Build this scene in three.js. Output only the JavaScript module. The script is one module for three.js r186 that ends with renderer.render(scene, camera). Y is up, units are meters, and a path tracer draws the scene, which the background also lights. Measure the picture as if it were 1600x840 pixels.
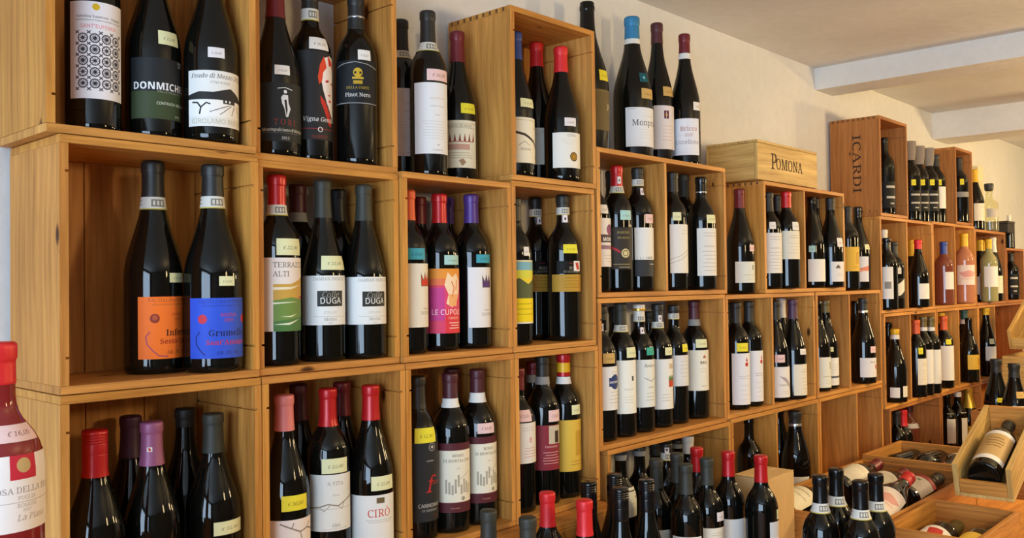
import * as THREE from 'three';
import { RoundedBoxGeometry } from 'three/addons/geometries/RoundedBoxGeometry.js';
import { mergeGeometries } from 'three/addons/utils/BufferGeometryUtils.js';
import { RectAreaLightUniformsLib } from 'three/addons/lights/RectAreaLightUniformsLib.js';
import { FontLoader } from 'three/addons/loaders/FontLoader.js';
import { TextGeometry } from 'three/addons/geometries/TextGeometry.js';

// ------------------------------------------------------------------ camera
const V = (x, y, z) => new THREE.Vector3(x, y, z);
const scene = new THREE.Scene();
const FOCAL = 1404.3, EYE = V(0, 1.5, 1.22);
const RIGHT = V(0.68175449, -0.01243876, 0.73147528), UP = V(-0.00400364, 0.99977704, 0.02073273), FWD = V(0.73157008, 0.0170632, -0.68155269);
const camera = new THREE.PerspectiveCamera(33.30, 1600 / 840, 0.05, 40);
camera.position.copy(EYE);
camera.quaternion.setFromRotationMatrix(new THREE.Matrix4().makeBasis(RIGHT, UP, FWD.clone().negate()));
camera.updateMatrixWorld();

// ------------------------------------------------------------------ sky, daylight, lamps, exposure
const renderer = new THREE.WebGLRenderer({ antialias: true });
renderer.toneMapping = THREE.LinearToneMapping;
renderer.toneMappingExposure = 0.78;
renderer.shadowMap.enabled = true;
RectAreaLightUniformsLib.init();
scene.background = new THREE.Color().setRGB(0.45, 0.68, 1.0).multiplyScalar(2.5);
const CEIL = 2.272, ROOM = { x0: -2.2, x1: 7.6, z0: -0.19, z1: 4.0 };
const WIN = { z0: 0.75, z1: 3.3, y0: 0.55, y1: 2.08 };
const windowLight = new THREE.RectAreaLight(new THREE.Color().setRGB(0.60, 0.78, 1.0), 15, WIN.z1 - WIN.z0, WIN.y1 - WIN.y0);
windowLight.position.set(ROOM.x0 - 0.01, (WIN.y0 + WIN.y1) / 2, (WIN.z0 + WIN.z1) / 2);
windowLight.lookAt(5, (WIN.y0 + WIN.y1) / 2, (WIN.z0 + WIN.z1) / 2);
scene.add(windowLight);
const LAMPS = [[1.6, 1.95, 3.2], [3.4, 1.55, 4.2], [5.1, 1.3, 5.2]];      // x, z, candela of each pendant globe
const LAMP_COLOR = new THREE.Color().setRGB(1.0, 0.72, 0.36);

// ------------------------------------------------------------------ helpers
let seed = 12345;
const rnd = () => { seed = (seed * 1664525 + 1013904223) >>> 0; return seed / 4294967296; };
const taken = {};
function numbered(name) { const n = taken[name] ?? 0; taken[name] = n + 1; return n ? `${name}_${String(n).padStart(3, '0')}` : name; }
function shade(o) { o.traverse((m) => { if (m.isMesh) { m.castShadow = true; m.receiveShadow = true; } }); return o; }
function thing(name, label, category, group) {
  const o = new THREE.Group(); o.name = numbered(name); o.userData = { label, category };
  if (group) o.userData.group = group;
  scene.add(o); return o;
}
function part(name, geo, mat, parent, label) { const m = new THREE.Mesh(geo, mat); m.name = name; if (label) m.userData.label = label; m.castShadow = m.receiveShadow = true; parent.add(m); return m; }
function struct(name, geo, mat, label) { const m = new THREE.Mesh(geo, mat); m.name = name; m.userData = { kind: 'structure', label, category: name.split('_')[0] }; m.castShadow = m.receiveShadow = true; scene.add(m); return m; }
function ray(px, py) { return RIGHT.clone().multiplyScalar(px - 800).addScaledVector(UP, 420 - py).addScaledVector(FWD, FOCAL); }
function atZ(px, py, z) { const d = ray(px, py); return EYE.clone().addScaledVector(d, (z - EYE.z) / d.z); }
function atY(px, py, y) { const d = ray(px, py); return EYE.clone().addScaledVector(d, (y - EYE.y) / d.y); }
const NX = (n) => 1.22 * n, NY = (n) => 1.5 + 1.22 * n;

// ------------------------------------------------------------------ materials
function noise2(w, h, cells, cy) { // smooth periodic value noise
  const gx = cells, gy = cy ?? cells, a = Float32Array.from({ length: gx * gy }, rnd), out = new Float32Array(w * h), s = (t) => t * t * (3 - 2 * t);
  for (let y = 0; y < h; y++) for (let x = 0; x < w; x++) {
    const fx = x / w * gx, fy = y / h * gy, x0 = Math.floor(fx), y0 = Math.floor(fy), tx = s(fx - x0), ty = s(fy - y0), x1 = (x0 + 1) % gx, y1 = (y0 + 1) % gy;
    out[y * w + x] = (a[y0 * gx + x0] * (1 - tx) + a[y0 * gx + x1] * tx) * (1 - ty) + (a[y1 * gx + x0] * (1 - tx) + a[y1 * gx + x1] * tx) * ty;
  }
  return out;
}
function dataTex(w, h, f, srgb = true) {
  const d = new Uint8Array(w * h * 4);
  for (let i = 0; i < w * h; i++) { const c = f(i % w, Math.floor(i / w), i); d[i * 4] = c[0]; d[i * 4 + 1] = c[1]; d[i * 4 + 2] = c[2]; d[i * 4 + 3] = 255; }
  const t = new THREE.DataTexture(d, w, h); t.wrapS = t.wrapT = THREE.RepeatWrapping; t.magFilter = THREE.LinearFilter; t.minFilter = THREE.LinearMipmapLinearFilter; t.generateMipmaps = true;
  if (srgb) t.colorSpace = THREE.SRGBColorSpace; t.needsUpdate = true; return t;
}
// pine: grain runs along u (one repeat = 0.6 m by 0.6 m)
const W = 1024;
const gA = noise2(W, W, 3, 40), gB = noise2(W, W, 6, 160), gC = noise2(W, W, 24, 400), gD = noise2(W, W, 4, 6);
const knots = Array.from({ length: 4 }, () => [rnd() * W, rnd() * W, 4 + rnd() * 5]);
const woodTex = dataTex(W, W, (x, y, i) => {
  let k = 0, wob = 0;
  for (const [kx, ky, kr] of knots) { const dx = (x - kx) / 2.2, dy = y - ky, d = Math.sqrt(dx * dx + dy * dy); if (d < kr * 1.5) k = Math.max(k, 1 - d / (kr * 1.5)); wob += 22 * Math.exp(-d * d / (kr * kr * 9)); }
  const rings = 0.5 + 0.5 * Math.sin((y + wob + gD[i] * 45) * 0.20 + gA[i] * 5);
  const t = 1 - 0.10 * gA[i] - 0.05 * rings * rings - 0.08 * gB[i] - 0.05 * gC[i] - 0.10 * gD[i];
  const dark = 1 - 0.62 * Math.min(1, k * 1.6);
  return [255 * t * dark, 250 * Math.pow(t, 1.25) * Math.pow(dark, 1.2), 245 * Math.pow(t, 1.6) * Math.pow(dark, 1.3)];
});
const woodBump = dataTex(512, 512, (x, y) => { const i = (y * 2) * W + x * 2, v = 128 + 90 * (gC[i] - 0.5) + 60 * (gB[i] - 0.5); return [v, v, v]; }, false);
const wood = (r, g, b, rough = 0.5) => new THREE.MeshPhysicalMaterial({ color: new THREE.Color().setRGB(r, g, b), map: woodTex, bumpMap: woodBump, bumpScale: 0.0004, roughness: rough, specularIntensity: 0.5 });
const WOODS = [wood(0.86, 0.445, 0.115), wood(0.90, 0.48, 0.13), wood(0.83, 0.415, 0.11), wood(0.88, 0.455, 0.105)];
const RUSSET = [wood(0.62, 0.28, 0.085), wood(0.66, 0.31, 0.095)];
const PALE = [wood(0.93, 0.70, 0.28), wood(0.90, 0.66, 0.26)];
const pn = noise2(512, 512, 8), pn2 = noise2(512, 512, 60), pn3 = noise2(512, 512, 200);
const plasterTex = dataTex(512, 512, (x, y, i) => { const v = 255 * (0.93 + 0.04 * pn[i] + 0.02 * pn2[i] + 0.01 * pn3[i]); return [v, v, v * 0.995]; });
const plasterBump = dataTex(512, 512, (x, y, i) => { const v = 255 * (0.5 * pn[i] + 0.3 * pn2[i] + 0.2 * pn3[i]); return [v, v, v]; }, false);
const plaster = new THREE.MeshStandardMaterial({ color: new THREE.Color().setRGB(0.78, 0.77, 0.74), map: plasterTex, bumpMap: plasterBump, bumpScale: 0.002, roughness: 0.9 });
const floorMat = new THREE.MeshStandardMaterial({ color: new THREE.Color().setRGB(0.15, 0.10, 0.07), map: plasterTex, roughness: 0.5 });
const darkWall = new THREE.MeshStandardMaterial({ color: new THREE.Color().setRGB(0.11, 0.075, 0.05), map: plasterTex, roughness: 0.6 });
const FRAME = new THREE.MeshStandardMaterial({ color: 0x3c3a38, roughness: 0.5 });
const frameMat = new THREE.MeshStandardMaterial({ color: 0x6b5a48, roughness: 0.5 });
const cardboard = new THREE.MeshStandardMaterial({ color: new THREE.Color().setRGB(0.72, 0.47, 0.2), map: plasterTex, roughness: 0.85 });
const inkBrown = new THREE.MeshStandardMaterial({ color: 0x3b2210, roughness: 0.8 });
const jointMat = new THREE.MeshStandardMaterial({ color: 0x6a4420, roughness: 0.7 });
const nailMat = new THREE.MeshStandardMaterial({ color: 0x2c1c10, roughness: 0.6 });

// ------------------------------------------------------------------ geometry with uv in metres
function boxUV(g, grain, scale = 0.6) { // grain: axis (0 x, 1 y, 2 z) along which u runs
  const p = g.attributes.position, n = g.attributes.normal, uv = new Float32Array(p.count * 2), ou = rnd(), ov = rnd();
  for (let i = 0; i < p.count; i++) {
    const c = [p.getX(i), p.getY(i), p.getZ(i)], nn = [Math.abs(n.getX(i)), Math.abs(n.getY(i)), Math.abs(n.getZ(i))];
    const ax = nn.indexOf(Math.max(...nn)), others = [0, 1, 2].filter((k) => k !== ax);
    let u = others[0], v = others[1];
    if (others.includes(grain)) { u = grain; v = others.find((k) => k !== grain); }
    uv[i * 2] = c[u] / scale + ou; uv[i * 2 + 1] = c[v] / scale + ov + ax * 0.31;
  }
  g.setAttribute('uv', new THREE.BufferAttribute(uv, 2)); return g;
}
function board(x0, x1, y0, y1, z0, z1, grain, r = 0.0012) {
  const g = new RoundedBoxGeometry(x1 - x0, y1 - y0, z1 - z0, 1, Math.min(r, (x1 - x0) / 3, (y1 - y0) / 3, (z1 - z0) / 3));
  boxUV(g, grain); g.translate((x0 + x1) / 2, (y0 + y1) / 2, (z0 + z1) / 2); return g;
}
// a side board with two saw-cut grooves on its inner face; dir = +1 when the inner face looks to +x
function sideBoard(x0, x1, y0, y1, z0, z1, dir) {
  const h = y1 - y0, t = x1 - x0, n = 0.0045, k = 0.0016, s = new THREE.Shape();
  const xi = dir > 0 ? t : 0, xo = dir > 0 ? 0 : t, xn = dir > 0 ? t - n : n;
  s.moveTo(xo, 0); s.lineTo(xi, 0);
  for (const f of [0.115, 0.885]) { s.lineTo(xi, h * f - k); s.lineTo(xn, h * f - k); s.lineTo(xn, h * f + k); s.lineTo(xi, h * f + k); }
  s.lineTo(xi, h); s.lineTo(xo, h); s.closePath();
  const g = new THREE.ExtrudeGeometry(s, { depth: z1 - z0, bevelEnabled: false });
  boxUV(g, 1); g.translate(x0, y0, z0); return g;
}
const pick = (a) => a[Math.floor(rnd() * a.length)];

// ------------------------------------------------------------------ the room
const SH = 0.15;
function slab(name, x0, x1, y0, y1, z0, z1, mat, label) { const g = new THREE.BoxGeometry(x1 - x0, y1 - y0, z1 - z0); boxUV(g, 0, 1.3); g.translate((x0 + x1) / 2, (y0 + y1) / 2, (z0 + z1) / 2); return struct(name, g, mat, label); }
slab('floor', ROOM.x0, ROOM.x1, -0.1, 0, -0.75, ROOM.z1, floorMat, 'brown floor of the wine shop');
slab('ceiling', ROOM.x0 - SH, ROOM.x1 + SH, CEIL, CEIL + SH, -0.9, ROOM.z1 + SH, plaster, 'white painted ceiling of the shop');
slab('wall_back', ROOM.x0 - SH, 6.55, 0, CEIL, -0.34, ROOM.z0, plaster, 'white plaster wall behind the crates');
slab('wall_niche_top', 6.55, ROOM.x1, 1.848, CEIL, -0.75, ROOM.z0, plaster, 'plaster bulkhead over the far niche');
slab('wall_niche', 6.55, ROOM.x1, 0, 1.848, -0.9, -0.75, plaster, 'recessed plaster wall of the far niche');
slab('wall_right', ROOM.x1, ROOM.x1 + SH, 0, CEIL, -0.9, ROOM.z1, plaster, 'plaster wall at the far end of the shop');
slab('wall_front', ROOM.x0 - SH, ROOM.x1 + SH, 0, CEIL, ROOM.z1, ROOM.z1 + SH, darkWall, 'dark panelled wall opposite the crates');
slab('wall_left', ROOM.x0 - SH, ROOM.x0, 0, WIN.y0, ROOM.z0, ROOM.z1, darkWall, 'wall below the shop window');
slab('wall_left_top', ROOM.x0 - SH, ROOM.x0, WIN.y1, CEIL, ROOM.z0, ROOM.z1, darkWall, 'wall above the shop window');
slab('wall_left_side', ROOM.x0 - SH, ROOM.x0, WIN.y0, WIN.y1, ROOM.z0, WIN.z0, darkWall, 'wall beside the shop window');
slab('wall_left_corner', ROOM.x0 - SH, ROOM.x0, WIN.y0, WIN.y1, WIN.z1, ROOM.z1, darkWall, 'wall corner beside the shop window');
slab('trim_1', NX(2.578), NX(2.578) + 0.15, 2.193, CEIL, ROOM.z0, ROOM.z1, plaster, 'white ceiling beam crossing the room');
slab('trim_2', 4.40, 4.62, 2.150, CEIL, ROOM.z0, ROOM.z1, plaster, 'white ceiling beam farther down the room');
{ // window frame with glass
  const g = []; const add = (z0, z1, y0, y1) => { const b = new THREE.BoxGeometry(0.06, y1 - y0, z1 - z0); b.translate(ROOM.x0 - 0.1, (y0 + y1) / 2, (z0 + z1) / 2); g.push(b); };
  add(WIN.z0, WIN.z1, WIN.y0, WIN.y0 + 0.05); add(WIN.z0, WIN.z1, WIN.y1 - 0.05, WIN.y1);
  for (let k = 0; k < 4; k++) { const z = WIN.z0 + (WIN.z1 - WIN.z0 - 0.05) * k / 3; add(z, z + 0.05, WIN.y0 + 0.05, WIN.y1 - 0.05); }
  const w = struct('window_1', mergeGeometries(g), frameMat, 'brown framed shop window');
  const pane = new THREE.Mesh(new THREE.BoxGeometry(0.006, WIN.y1 - WIN.y0 - 0.1, WIN.z1 - WIN.z0 - 0.1), new THREE.MeshPhysicalMaterial({ color: 0xffffff, transmission: 1, thickness: 0, roughness: 0 }));
  pane.name = 'pane'; pane.position.set(ROOM.x0 - 0.1, (WIN.y0 + WIN.y1) / 2, (WIN.z0 + WIN.z1) / 2); w.add(pane);
}
for (const [x, z, I] of LAMPS) { // pendant globes behind and beside the photographer
  const t = thing('pendant_lamp', 'white globe pendant lamp hanging from the ceiling', 'lamp', 'pendant lamps'), y = 1.78;
  t.position.set(x, CEIL, z);
  part('ceiling_rose', new THREE.CylinderGeometry(0.05, 0.05, 0.02, 24).translate(0, -0.0105, 0), FRAME, t);
  part('rod', new THREE.CylinderGeometry(0.006, 0.006, CEIL - y - 0.08, 10).translate(0, -(CEIL - y - 0.07) / 2, 0), FRAME, t);
  part('globe', new THREE.SphereGeometry(0.085, 32, 20).translate(0, y - CEIL, 0), new THREE.MeshStandardMaterial({ color: 0xffffff, emissive: LAMP_COLOR, emissiveIntensity: I * 6, roughness: 0.4 }), t, 'glowing white glass globe');
  const l = new THREE.PointLight(LAMP_COLOR, I); l.position.set(0, y - CEIL, 0); l.castShadow = true; l.shadow.radius = 5; t.add(l);
}

// ------------------------------------------------------------------ tables the displays stand on
const TABLE = 0.79, TABLE2 = 0.70, LEDGE = NY(-0.393);
function table(name, label, x0, x1, y, z0, z1) {
  const t = thing(name, label, 'table'), cx = (x0 + x1) / 2, cz = (z0 + z1) / 2; t.position.set(cx, 0, cz);
  const n = 6, dz = (z1 - z0) / n;
  for (let k = 0; k < n; k++) part('plank', board(x0 - cx, x1 - cx, y - 0.03, y, z0 - cz + k * dz + 0.0006, z0 - cz + (k + 1) * dz - 0.0006, 0), pick(WOODS), t);
  for (const sx of [-1, 1]) for (const sz of [-1, 1]) part('leg', board(sx * ((x1 - x0) / 2 - 0.06) - 0.03, sx * ((x1 - x0) / 2 - 0.06) + 0.03, 0, y - 0.03, sz * ((z1 - z0) / 2 - 0.06) - 0.03, sz * ((z1 - z0) / 2 - 0.06) + 0.03, 1), pick(WOODS), t);
  return t;
}
table('display_table', 'long wooden display table carrying crates and front bottles', 0.02, 3.22, TABLE, -0.185, 0.85);
table('display_table', 'lower wooden display table under the far crates', 3.23, 5.4, TABLE2, -0.185, 0.85);

// ------------------------------------------------------------------ wooden wine crates, open side to the front
const T = 0.0115;
const SOLID = [{ x0: -3, x1: 9, z0: -1, z1: ROOM.z0, y0: 0, y1: 3 }], STOOD = [], ROOMS = [];   // what bottles must keep clear of, in plan and height
const solid = (x0, x1, z0, z1, y0, y1) => SOLID.push({ x0, x1, z0, z1, y0, y1 });
function crate(label, x0, x1, y0, y1, o = {}) {
  const zf = o.zf ?? 0, d = o.depth ?? 0.182, mats = o.mats ?? WOODS, cx = (x0 + x1) / 2, t = thing('wine_crate', label, 'crate', o.group);
  t.position.set(cx, y0, zf - d / 2);
  solid(x0, x0 + T, zf - d, zf, y0, y1); solid(x1 - T, x1, zf - d, zf, y0, y1); solid(x0, x1, zf - d, zf - d + 0.0075, y0, y1);
  { const e = [x0 + T, ...(o.div ?? []).flatMap((q) => [q - 0.0055, q + 0.0055]), x1 - T]; for (let k = 0; k < e.length; k += 2) ROOMS.push({ x0: e[k], x1: e[k + 1], floor: y0 + T, top: y1 - T, zf }); }
  for (const dx of o.div ?? []) solid(dx - 0.0055, dx + 0.0055, zf - d, zf, y0, y1);
  const w = (x1 - x0) / 2, h = y1 - y0, b = d / 2, m = () => pick(mats);
  part('top_board', board(-w, w, h - T, h, -b, b, 0), m(), t);
  part('bottom_board', board(-w, w, 0, T, -b, b, 0), m(), t);
  part('side_board', sideBoard(-w, -w + T, T, h - T, -b, b, 1), m(), t);
  part('side_board', sideBoard(w - T, w, T, h - T, -b, b, -1), m(), t);
  const n = o.planks ?? Math.max(2, Math.round((x1 - x0) / 0.1)), bw = (2 * w - 2 * T) / n;
  for (let k = 0; k < n && !o.open; k++) part('back_plank', board(-w + T + k * bw + 0.0006, -w + T + (k + 1) * bw - 0.0006, T, h - T, -b, -b + 0.007, 1, 0.0008), m(), t);
  for (const dx of o.div ?? []) part('divider', board(dx - cx - 0.005, dx - cx + 0.005, T, h - T, -b + 0.007, b - 0.001, 1), m(), t);
  if (o.nails) { const g = []; for (const yy of o.nails) for (let k = 0; k < 7; k++) { const c = new THREE.CylinderGeometry(0.0022, 0.0022, 0.001, 8); c.rotateZ(Math.PI / 2); c.translate(-w - 0.0004, yy, -b + 0.015 + k * (d - 0.03) / 6); g.push(c); } const nm = part('nail_heads', mergeGeometries(g), nailMat, t, 'row of dark nail heads'); nm.userData.kind = 'stuff'; }
  if (o.joints) { const g = []; for (let k = 0; k < 9; k++) { const bb = new THREE.BoxGeometry(0.0008, T * 0.7, 0.006); bb.translate(-w - 0.0002, h - T * 0.5, -b + 0.012 + k * (d - 0.02) / 8.6); g.push(bb); } const nm = part('finger_joints', mergeGeometries(g), jointMat, t, 'dark finger joint ends along the top corner'); nm.userData.kind = 'stuff'; }
  return t;
}
// upper, middle and lower crates of the near stack
const yM0 = NY(-0.1125), yM1 = NY(0.1665), G1 = 'near stack of crates';
crate('upright crate holding the patterned-disc label bottle', NX(0.357), NX(0.606), yM1 + 0.001, NY(0.456), { group: G1 });
crate('upright crate holding the red-haired face label bottle', NX(0.611), NX(0.847), NY(0.162) + 0.001, NY(0.45), { zf: -0.018, group: G1 });
crate('upright crate holding three red-capped burgundy bottles, finger-jointed corners', NX(1.077), NX(1.302), NY(0.1705) + 0.001, NY(0.46), { joints: 1, group: G1 });
crate('roomy crate with just the orange and blue label bottles', NX(0.370), NX(0.608), yM0 + 0.001, yM1, { group: G1 });
crate('crate holding two black rectangle label bottles', NX(0.6095), NX(0.8405), yM0 + 0.001, NY(0.162), { zf: -0.008, open: 1, group: G1 });
crate('crate holding the pink label and crown label bottles', NX(0.8425), NX(1.073), yM0 + 0.001, NY(0.166), { open: 1, group: G1 });
crate('crate holding two gold band label bottles', NX(1.0745), NX(1.2955), yM0 + 0.001, NY(0.1705), { open: 1, group: G1 });
crate('crate with red screw cap and mauve capsule bottles', NX(0.370), NX(0.610), LEDGE + 0.001, yM0, { group: G1 });
crate('crate with pink capsule and red capsule bottles', NX(0.6115), NX(0.8445), LEDGE + 0.001, yM0, { group: G1 });
crate('crate holding two maroon band label bottles', NX(0.846), NX(1.076), LEDGE + 0.001, yM0, { group: G1 });
crate('crate holding the maroon label and yellow label bottles', NX(1.0775), NX(1.300), LEDGE + 0.001, yM0, { group: G1 });
// ledge: long crates lying under the near stack
for (const [a, b, l] of [[0.28, 0.92, 'flat crate lying under the red screw cap bottle crate'], [0.925, 1.586, 'flat crate lying under the maroon label bottle crate']]) {
  const t = thing('plinth_crate', l, 'crate', 'flat crates under the near stack'), cx = (a + b) / 2; t.position.set(cx, TABLE, -0.06); solid(a, b, -0.18, 0.06, TABLE, LEDGE - 0.002);
  for (let k = 0; k < 2; k++) part('top_plank', board(a - cx, b - cx, LEDGE - TABLE - 0.012, LEDGE - TABLE, -0.12 + k * 0.12 + 0.0005, k * 0.12 - 0.0005, 0), pick(WOODS), t);
  part('front_board', board(a - cx, b - cx, 0.001, LEDGE - TABLE - 0.0125, 0.108, 0.12, 0), pick(WOODS), t);
  part('rear_board', board(a - cx, b - cx, 0.001, LEDGE - TABLE - 0.0125, -0.12, -0.108, 0), pick(WOODS), t);
  for (const s of [-1, 1]) part('end_board', board(s > 0 ? b - cx - 0.012 : a - cx, s > 0 ? b - cx : a - cx + 0.012, 0.001, LEDGE - TABLE - 0.0125, -0.1075, 0.1075, 1), pick(WOODS), t);
}
// middle stack
const G2 = 'middle stack of crates';
crate('divided crate under the three tall bottles', NX(1.3035), NX(1.766), NY(-0.0265), NY(0.2495), { div: [NX(1.530)], open: 1, group: G2 });
crate('wide crate packed with a row of white label bottles', NX(1.302), NX(1.756), NY(-0.306) + 0.001, NY(-0.0275), { open: 1, group: G2 });
crate('wide dark bottom crate behind the screw cap bottles', NX(1.324), NX(1.771), TABLE + 0.001, NY(-0.3065), { open: 1, group: G2 });
crate('divided crate under the pale lettered box', NX(1.941), NX(2.400), NY(-0.0285), NY(0.2355), { div: [NX(2.158)], joints: 1, group: G2 });
crate('divided crate holding pomegranate label bottles', NX(1.7585), NX(2.204), NY(-0.301), NY(-0.0295), { div: [NX(1.976)], open: 1, group: G2 });
crate('divided crate with one bottle in each half', NX(2.2135), NX(2.6475), NY(-0.301), NY(-0.0295), { div: [NX(2.424)], group: G2 });
crate('divided bottom crate behind the cardboard box', NX(1.774), NX(2.2185), TABLE + 0.001, NY(-0.3025), { div: [NX(1.990)], open: 1, group: G2 });
crate('empty divided bottom crate', NX(2.222), NX(2.6475), TABLE + 0.001, NY(-0.3025), { div: [NX(2.464)], group: G2 });
// far stack
const G3 = 'far stack of crates';
const icardi = crate('russet upright crate with dark lettering down its side', NX(2.661), NX(2.886), NY(0.1875), NY(0.483), { mats: RUSSET, nails: [0.018], joints: 1, group: G3 });
crate('russet upright crate beside the paper-hatted bottles', NX(3.352), NX(3.545), NY(0.1915), NY(0.462), { mats: RUSSET, group: G3 });
crate('divided crate holding the diamond label bottle', NX(2.6515), NX(3.1005), NY(-0.099), NY(0.1865), { div: [NX(2.872)], group: G3 });
crate('divided crate holding two rose wine bottles', NX(3.1035), NX(3.5605), NY(-0.099), NY(0.1905), { div: [NX(3.335)], group: G3 });
crate('far crate holding yellow capsule white wines', NX(3.5635), NX(3.957), NY(-0.099), NY(0.1815), { mats: RUSSET, group: G3 });
crate('small russet crate at the far end of the row', NX(3.968), NX(4.23), NY(-0.099), NY(0.121), { mats: RUSSET, group: G3 });
crate('divided crate with the orange capsule bottle', NX(2.668), NX(3.122), NY(-0.380), NY(-0.1), { div: [NX(2.886)], group: G3 });
crate('divided crate with the green capsule bottle', NX(3.129), NX(3.578), NY(-0.380), NY(-0.1), { div: [NX(3.358)], group: G3 });
crate('narrow crate with the single yellow capsule bottle', NX(3.582), NX(3.795), NY(-0.380), NY(-0.1), { group: G3 });
crate('russet crate beyond the yellow capsule bottle crate', NX(3.80), NX(4.22), NY(-0.380), NY(-0.1), { mats: RUSSET, group: G3, zf: -0.01 });
crate('bottom crate holding a red capsule among dark bottles', NX(2.70), NX(3.150), TABLE2 + 0.001, NY(-0.381), { mats: RUSSET, group: G3 });
crate('bottom crate holding the gold foil capsule bottle', NX(3.158), NX(3.585), TABLE2 + 0.001, NY(-0.381), { mats: RUSSET, group: G3 });
crate('bottom crate hidden behind the sparkling wine bottles', NX(3.59), NX(4.22), TABLE2 + 0.001, NY(-0.381), { mats: RUSSET, group: G3 });

// lettering
const serif = await new FontLoader().loadAsync('fonts/droid/droid_serif_regular.typeface.json');
function lettering(text, size, parent, place, mat = inkBrown) {
  const g = new TextGeometry(text, { font: serif, size, depth: 0.0006, curveSegments: 4, bevelEnabled: false }); g.computeBoundingBox(); const b = g.boundingBox;
  g.translate(-(b.min.x + b.max.x) / 2, -(b.min.y + b.max.y) / 2, 0);
  const m = part('lettering', g, mat, parent, 'dark printed capital letters'); place(m); return m;
}
lettering('ICARDI', 0.030, icardi, (m) => { m.quaternion.setFromRotationMatrix(new THREE.Matrix4().makeBasis(V(0, -1, 0), V(0, 0, 1), V(-1, 0, 0))); m.scale.x = 1.5; m.position.set(-NX(0.1125) - 0.0004, 0.193, 0.008); });
{ // closed pale box on the divided crate
  const x0 = NX(1.907), x1 = NX(2.226), y0 = NY(0.2365), y1 = NY(0.329), z0 = -0.16, z1 = 0.004;
  const t = thing('wooden_gift_box', 'closed pale wooden box with dark lettering on its front', 'box'), cx = (x0 + x1) / 2, cz = (z0 + z1) / 2, w = (x1 - x0) / 2, b = (z1 - z0) / 2, h = y1 - y0;
  t.position.set(cx, y0, cz);
  part('front_board', board(-w, w, 0, h - 0.008, b - 0.009, b, 0), PALE[0], t); part('rear_board', board(-w, w, 0, h - 0.008, -b, -b + 0.009, 0), PALE[1], t);
  for (const s of [-1, 1]) part('end_board', board(s > 0 ? w - 0.009 : -w, s > 0 ? w : -w + 0.009, 0, h - 0.008, -b + 0.0095, b - 0.0095, 2), PALE[1], t);
  part('lid', board(-w, w, h - 0.0075, h, -b, b, 0), PALE[0], t); part('base_board', board(-w + 0.0095, w - 0.0095, 0, 0.008, -b + 0.0095, b - 0.0095, 0), PALE[0], t);
  lettering('P', 0.046, t, (m) => m.position.set(-0.095, h * 0.52, b + 0.0001)); lettering('OMONA', 0.032, t, (m) => m.position.set(0.005, h * 0.475, b + 0.0001));
}

// ------------------------------------------------------------------ printed paper: one atlas of label designs
const CELL = 256, GRID = 8, atlases = [], cells = {};
const SER = 'serif', SAN = 'sans-serif';
class Pen { // x in % of width, y in % of height, sizes in % of width
  constructor(c, x, y, aspect) { this.c = c; this.x = x; this.y = y; this.s = CELL / 100; this.sy = CELL / (100 * aspect); this.h = 100 * aspect; }
  begin() { const c = this.c; c.save(); c.beginPath(); c.rect(this.x, this.y, CELL, CELL); c.clip(); c.translate(this.x, this.y); c.scale(this.s, this.sy); }
  end() { this.c.restore(); }
  bg(col) { this.c.fillStyle = col; this.c.fillRect(-1, -1, 102, this.h + 2); return this; }
  R(col, x, y, w, h) { this.c.fillStyle = col; this.c.fillRect(x, y * this.h / 100, w, h * this.h / 100); return this; }
  T(s, x, y, size, col = '#333', font = SER, al = 'center', style = '') { const c = this.c; c.fillStyle = col; c.font = `${style} ${size * (font === SER ? 0.84 : 0.9)}px ${font}`; c.textAlign = al; c.fillText(s, x, y * this.h / 100); return this; }
  C(col, x, y, r, stroke) { const c = this.c; c.beginPath(); c.arc(x, y * this.h / 100, r, 0, 7); if (stroke) { c.strokeStyle = col; c.lineWidth = stroke; c.stroke(); } else { c.fillStyle = col; c.fill(); } return this; }
  P(col, pts, lw) { const c = this.c; c.beginPath(); pts.forEach(([x, y], i) => c[i ? 'lineTo' : 'moveTo'](x, y * this.h / 100)); if (lw) { c.strokeStyle = col; c.lineWidth = lw; c.stroke(); } else { c.closePath(); c.fillStyle = col; c.fill(); } return this; }
  lines(col, x, y0, w, n, dy, lw = 1) { for (let k = 0; k < n; k++) { const ww = w * (0.7 + 0.3 * Math.abs(Math.sin(k * 2.3 + x))); this.R(col, x - ww / 2, y0 + k * dy, ww, lw); } return this; }
}
const crown = (p, col, x, y, s) => p.P('#6b6b50', [[x - s, y], [x - s * 1.05, y - s * 1.1], [x - s * .5, y - s * .55], [x - s * .2, y - s * 1.2], [x + s * .15, y - s * .55], [x + s * .55, y - s * 1.2], [x + s * .7, y - s * .5], [x + s * 1.05, y - s * 1.1], [x + s, y]]).P(col, [[x - s * .9, y - 1], [x - s * .92, y - s * .85], [x - s * .5, y - s * .4], [x - s * .2, y - s], [x + s * .15, y - s * .4], [x + s * .55, y - s], [x + s * .7, y - s * .35], [x + s * .92, y - s * .85], [x + s * .9, y - 1]]);
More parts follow.
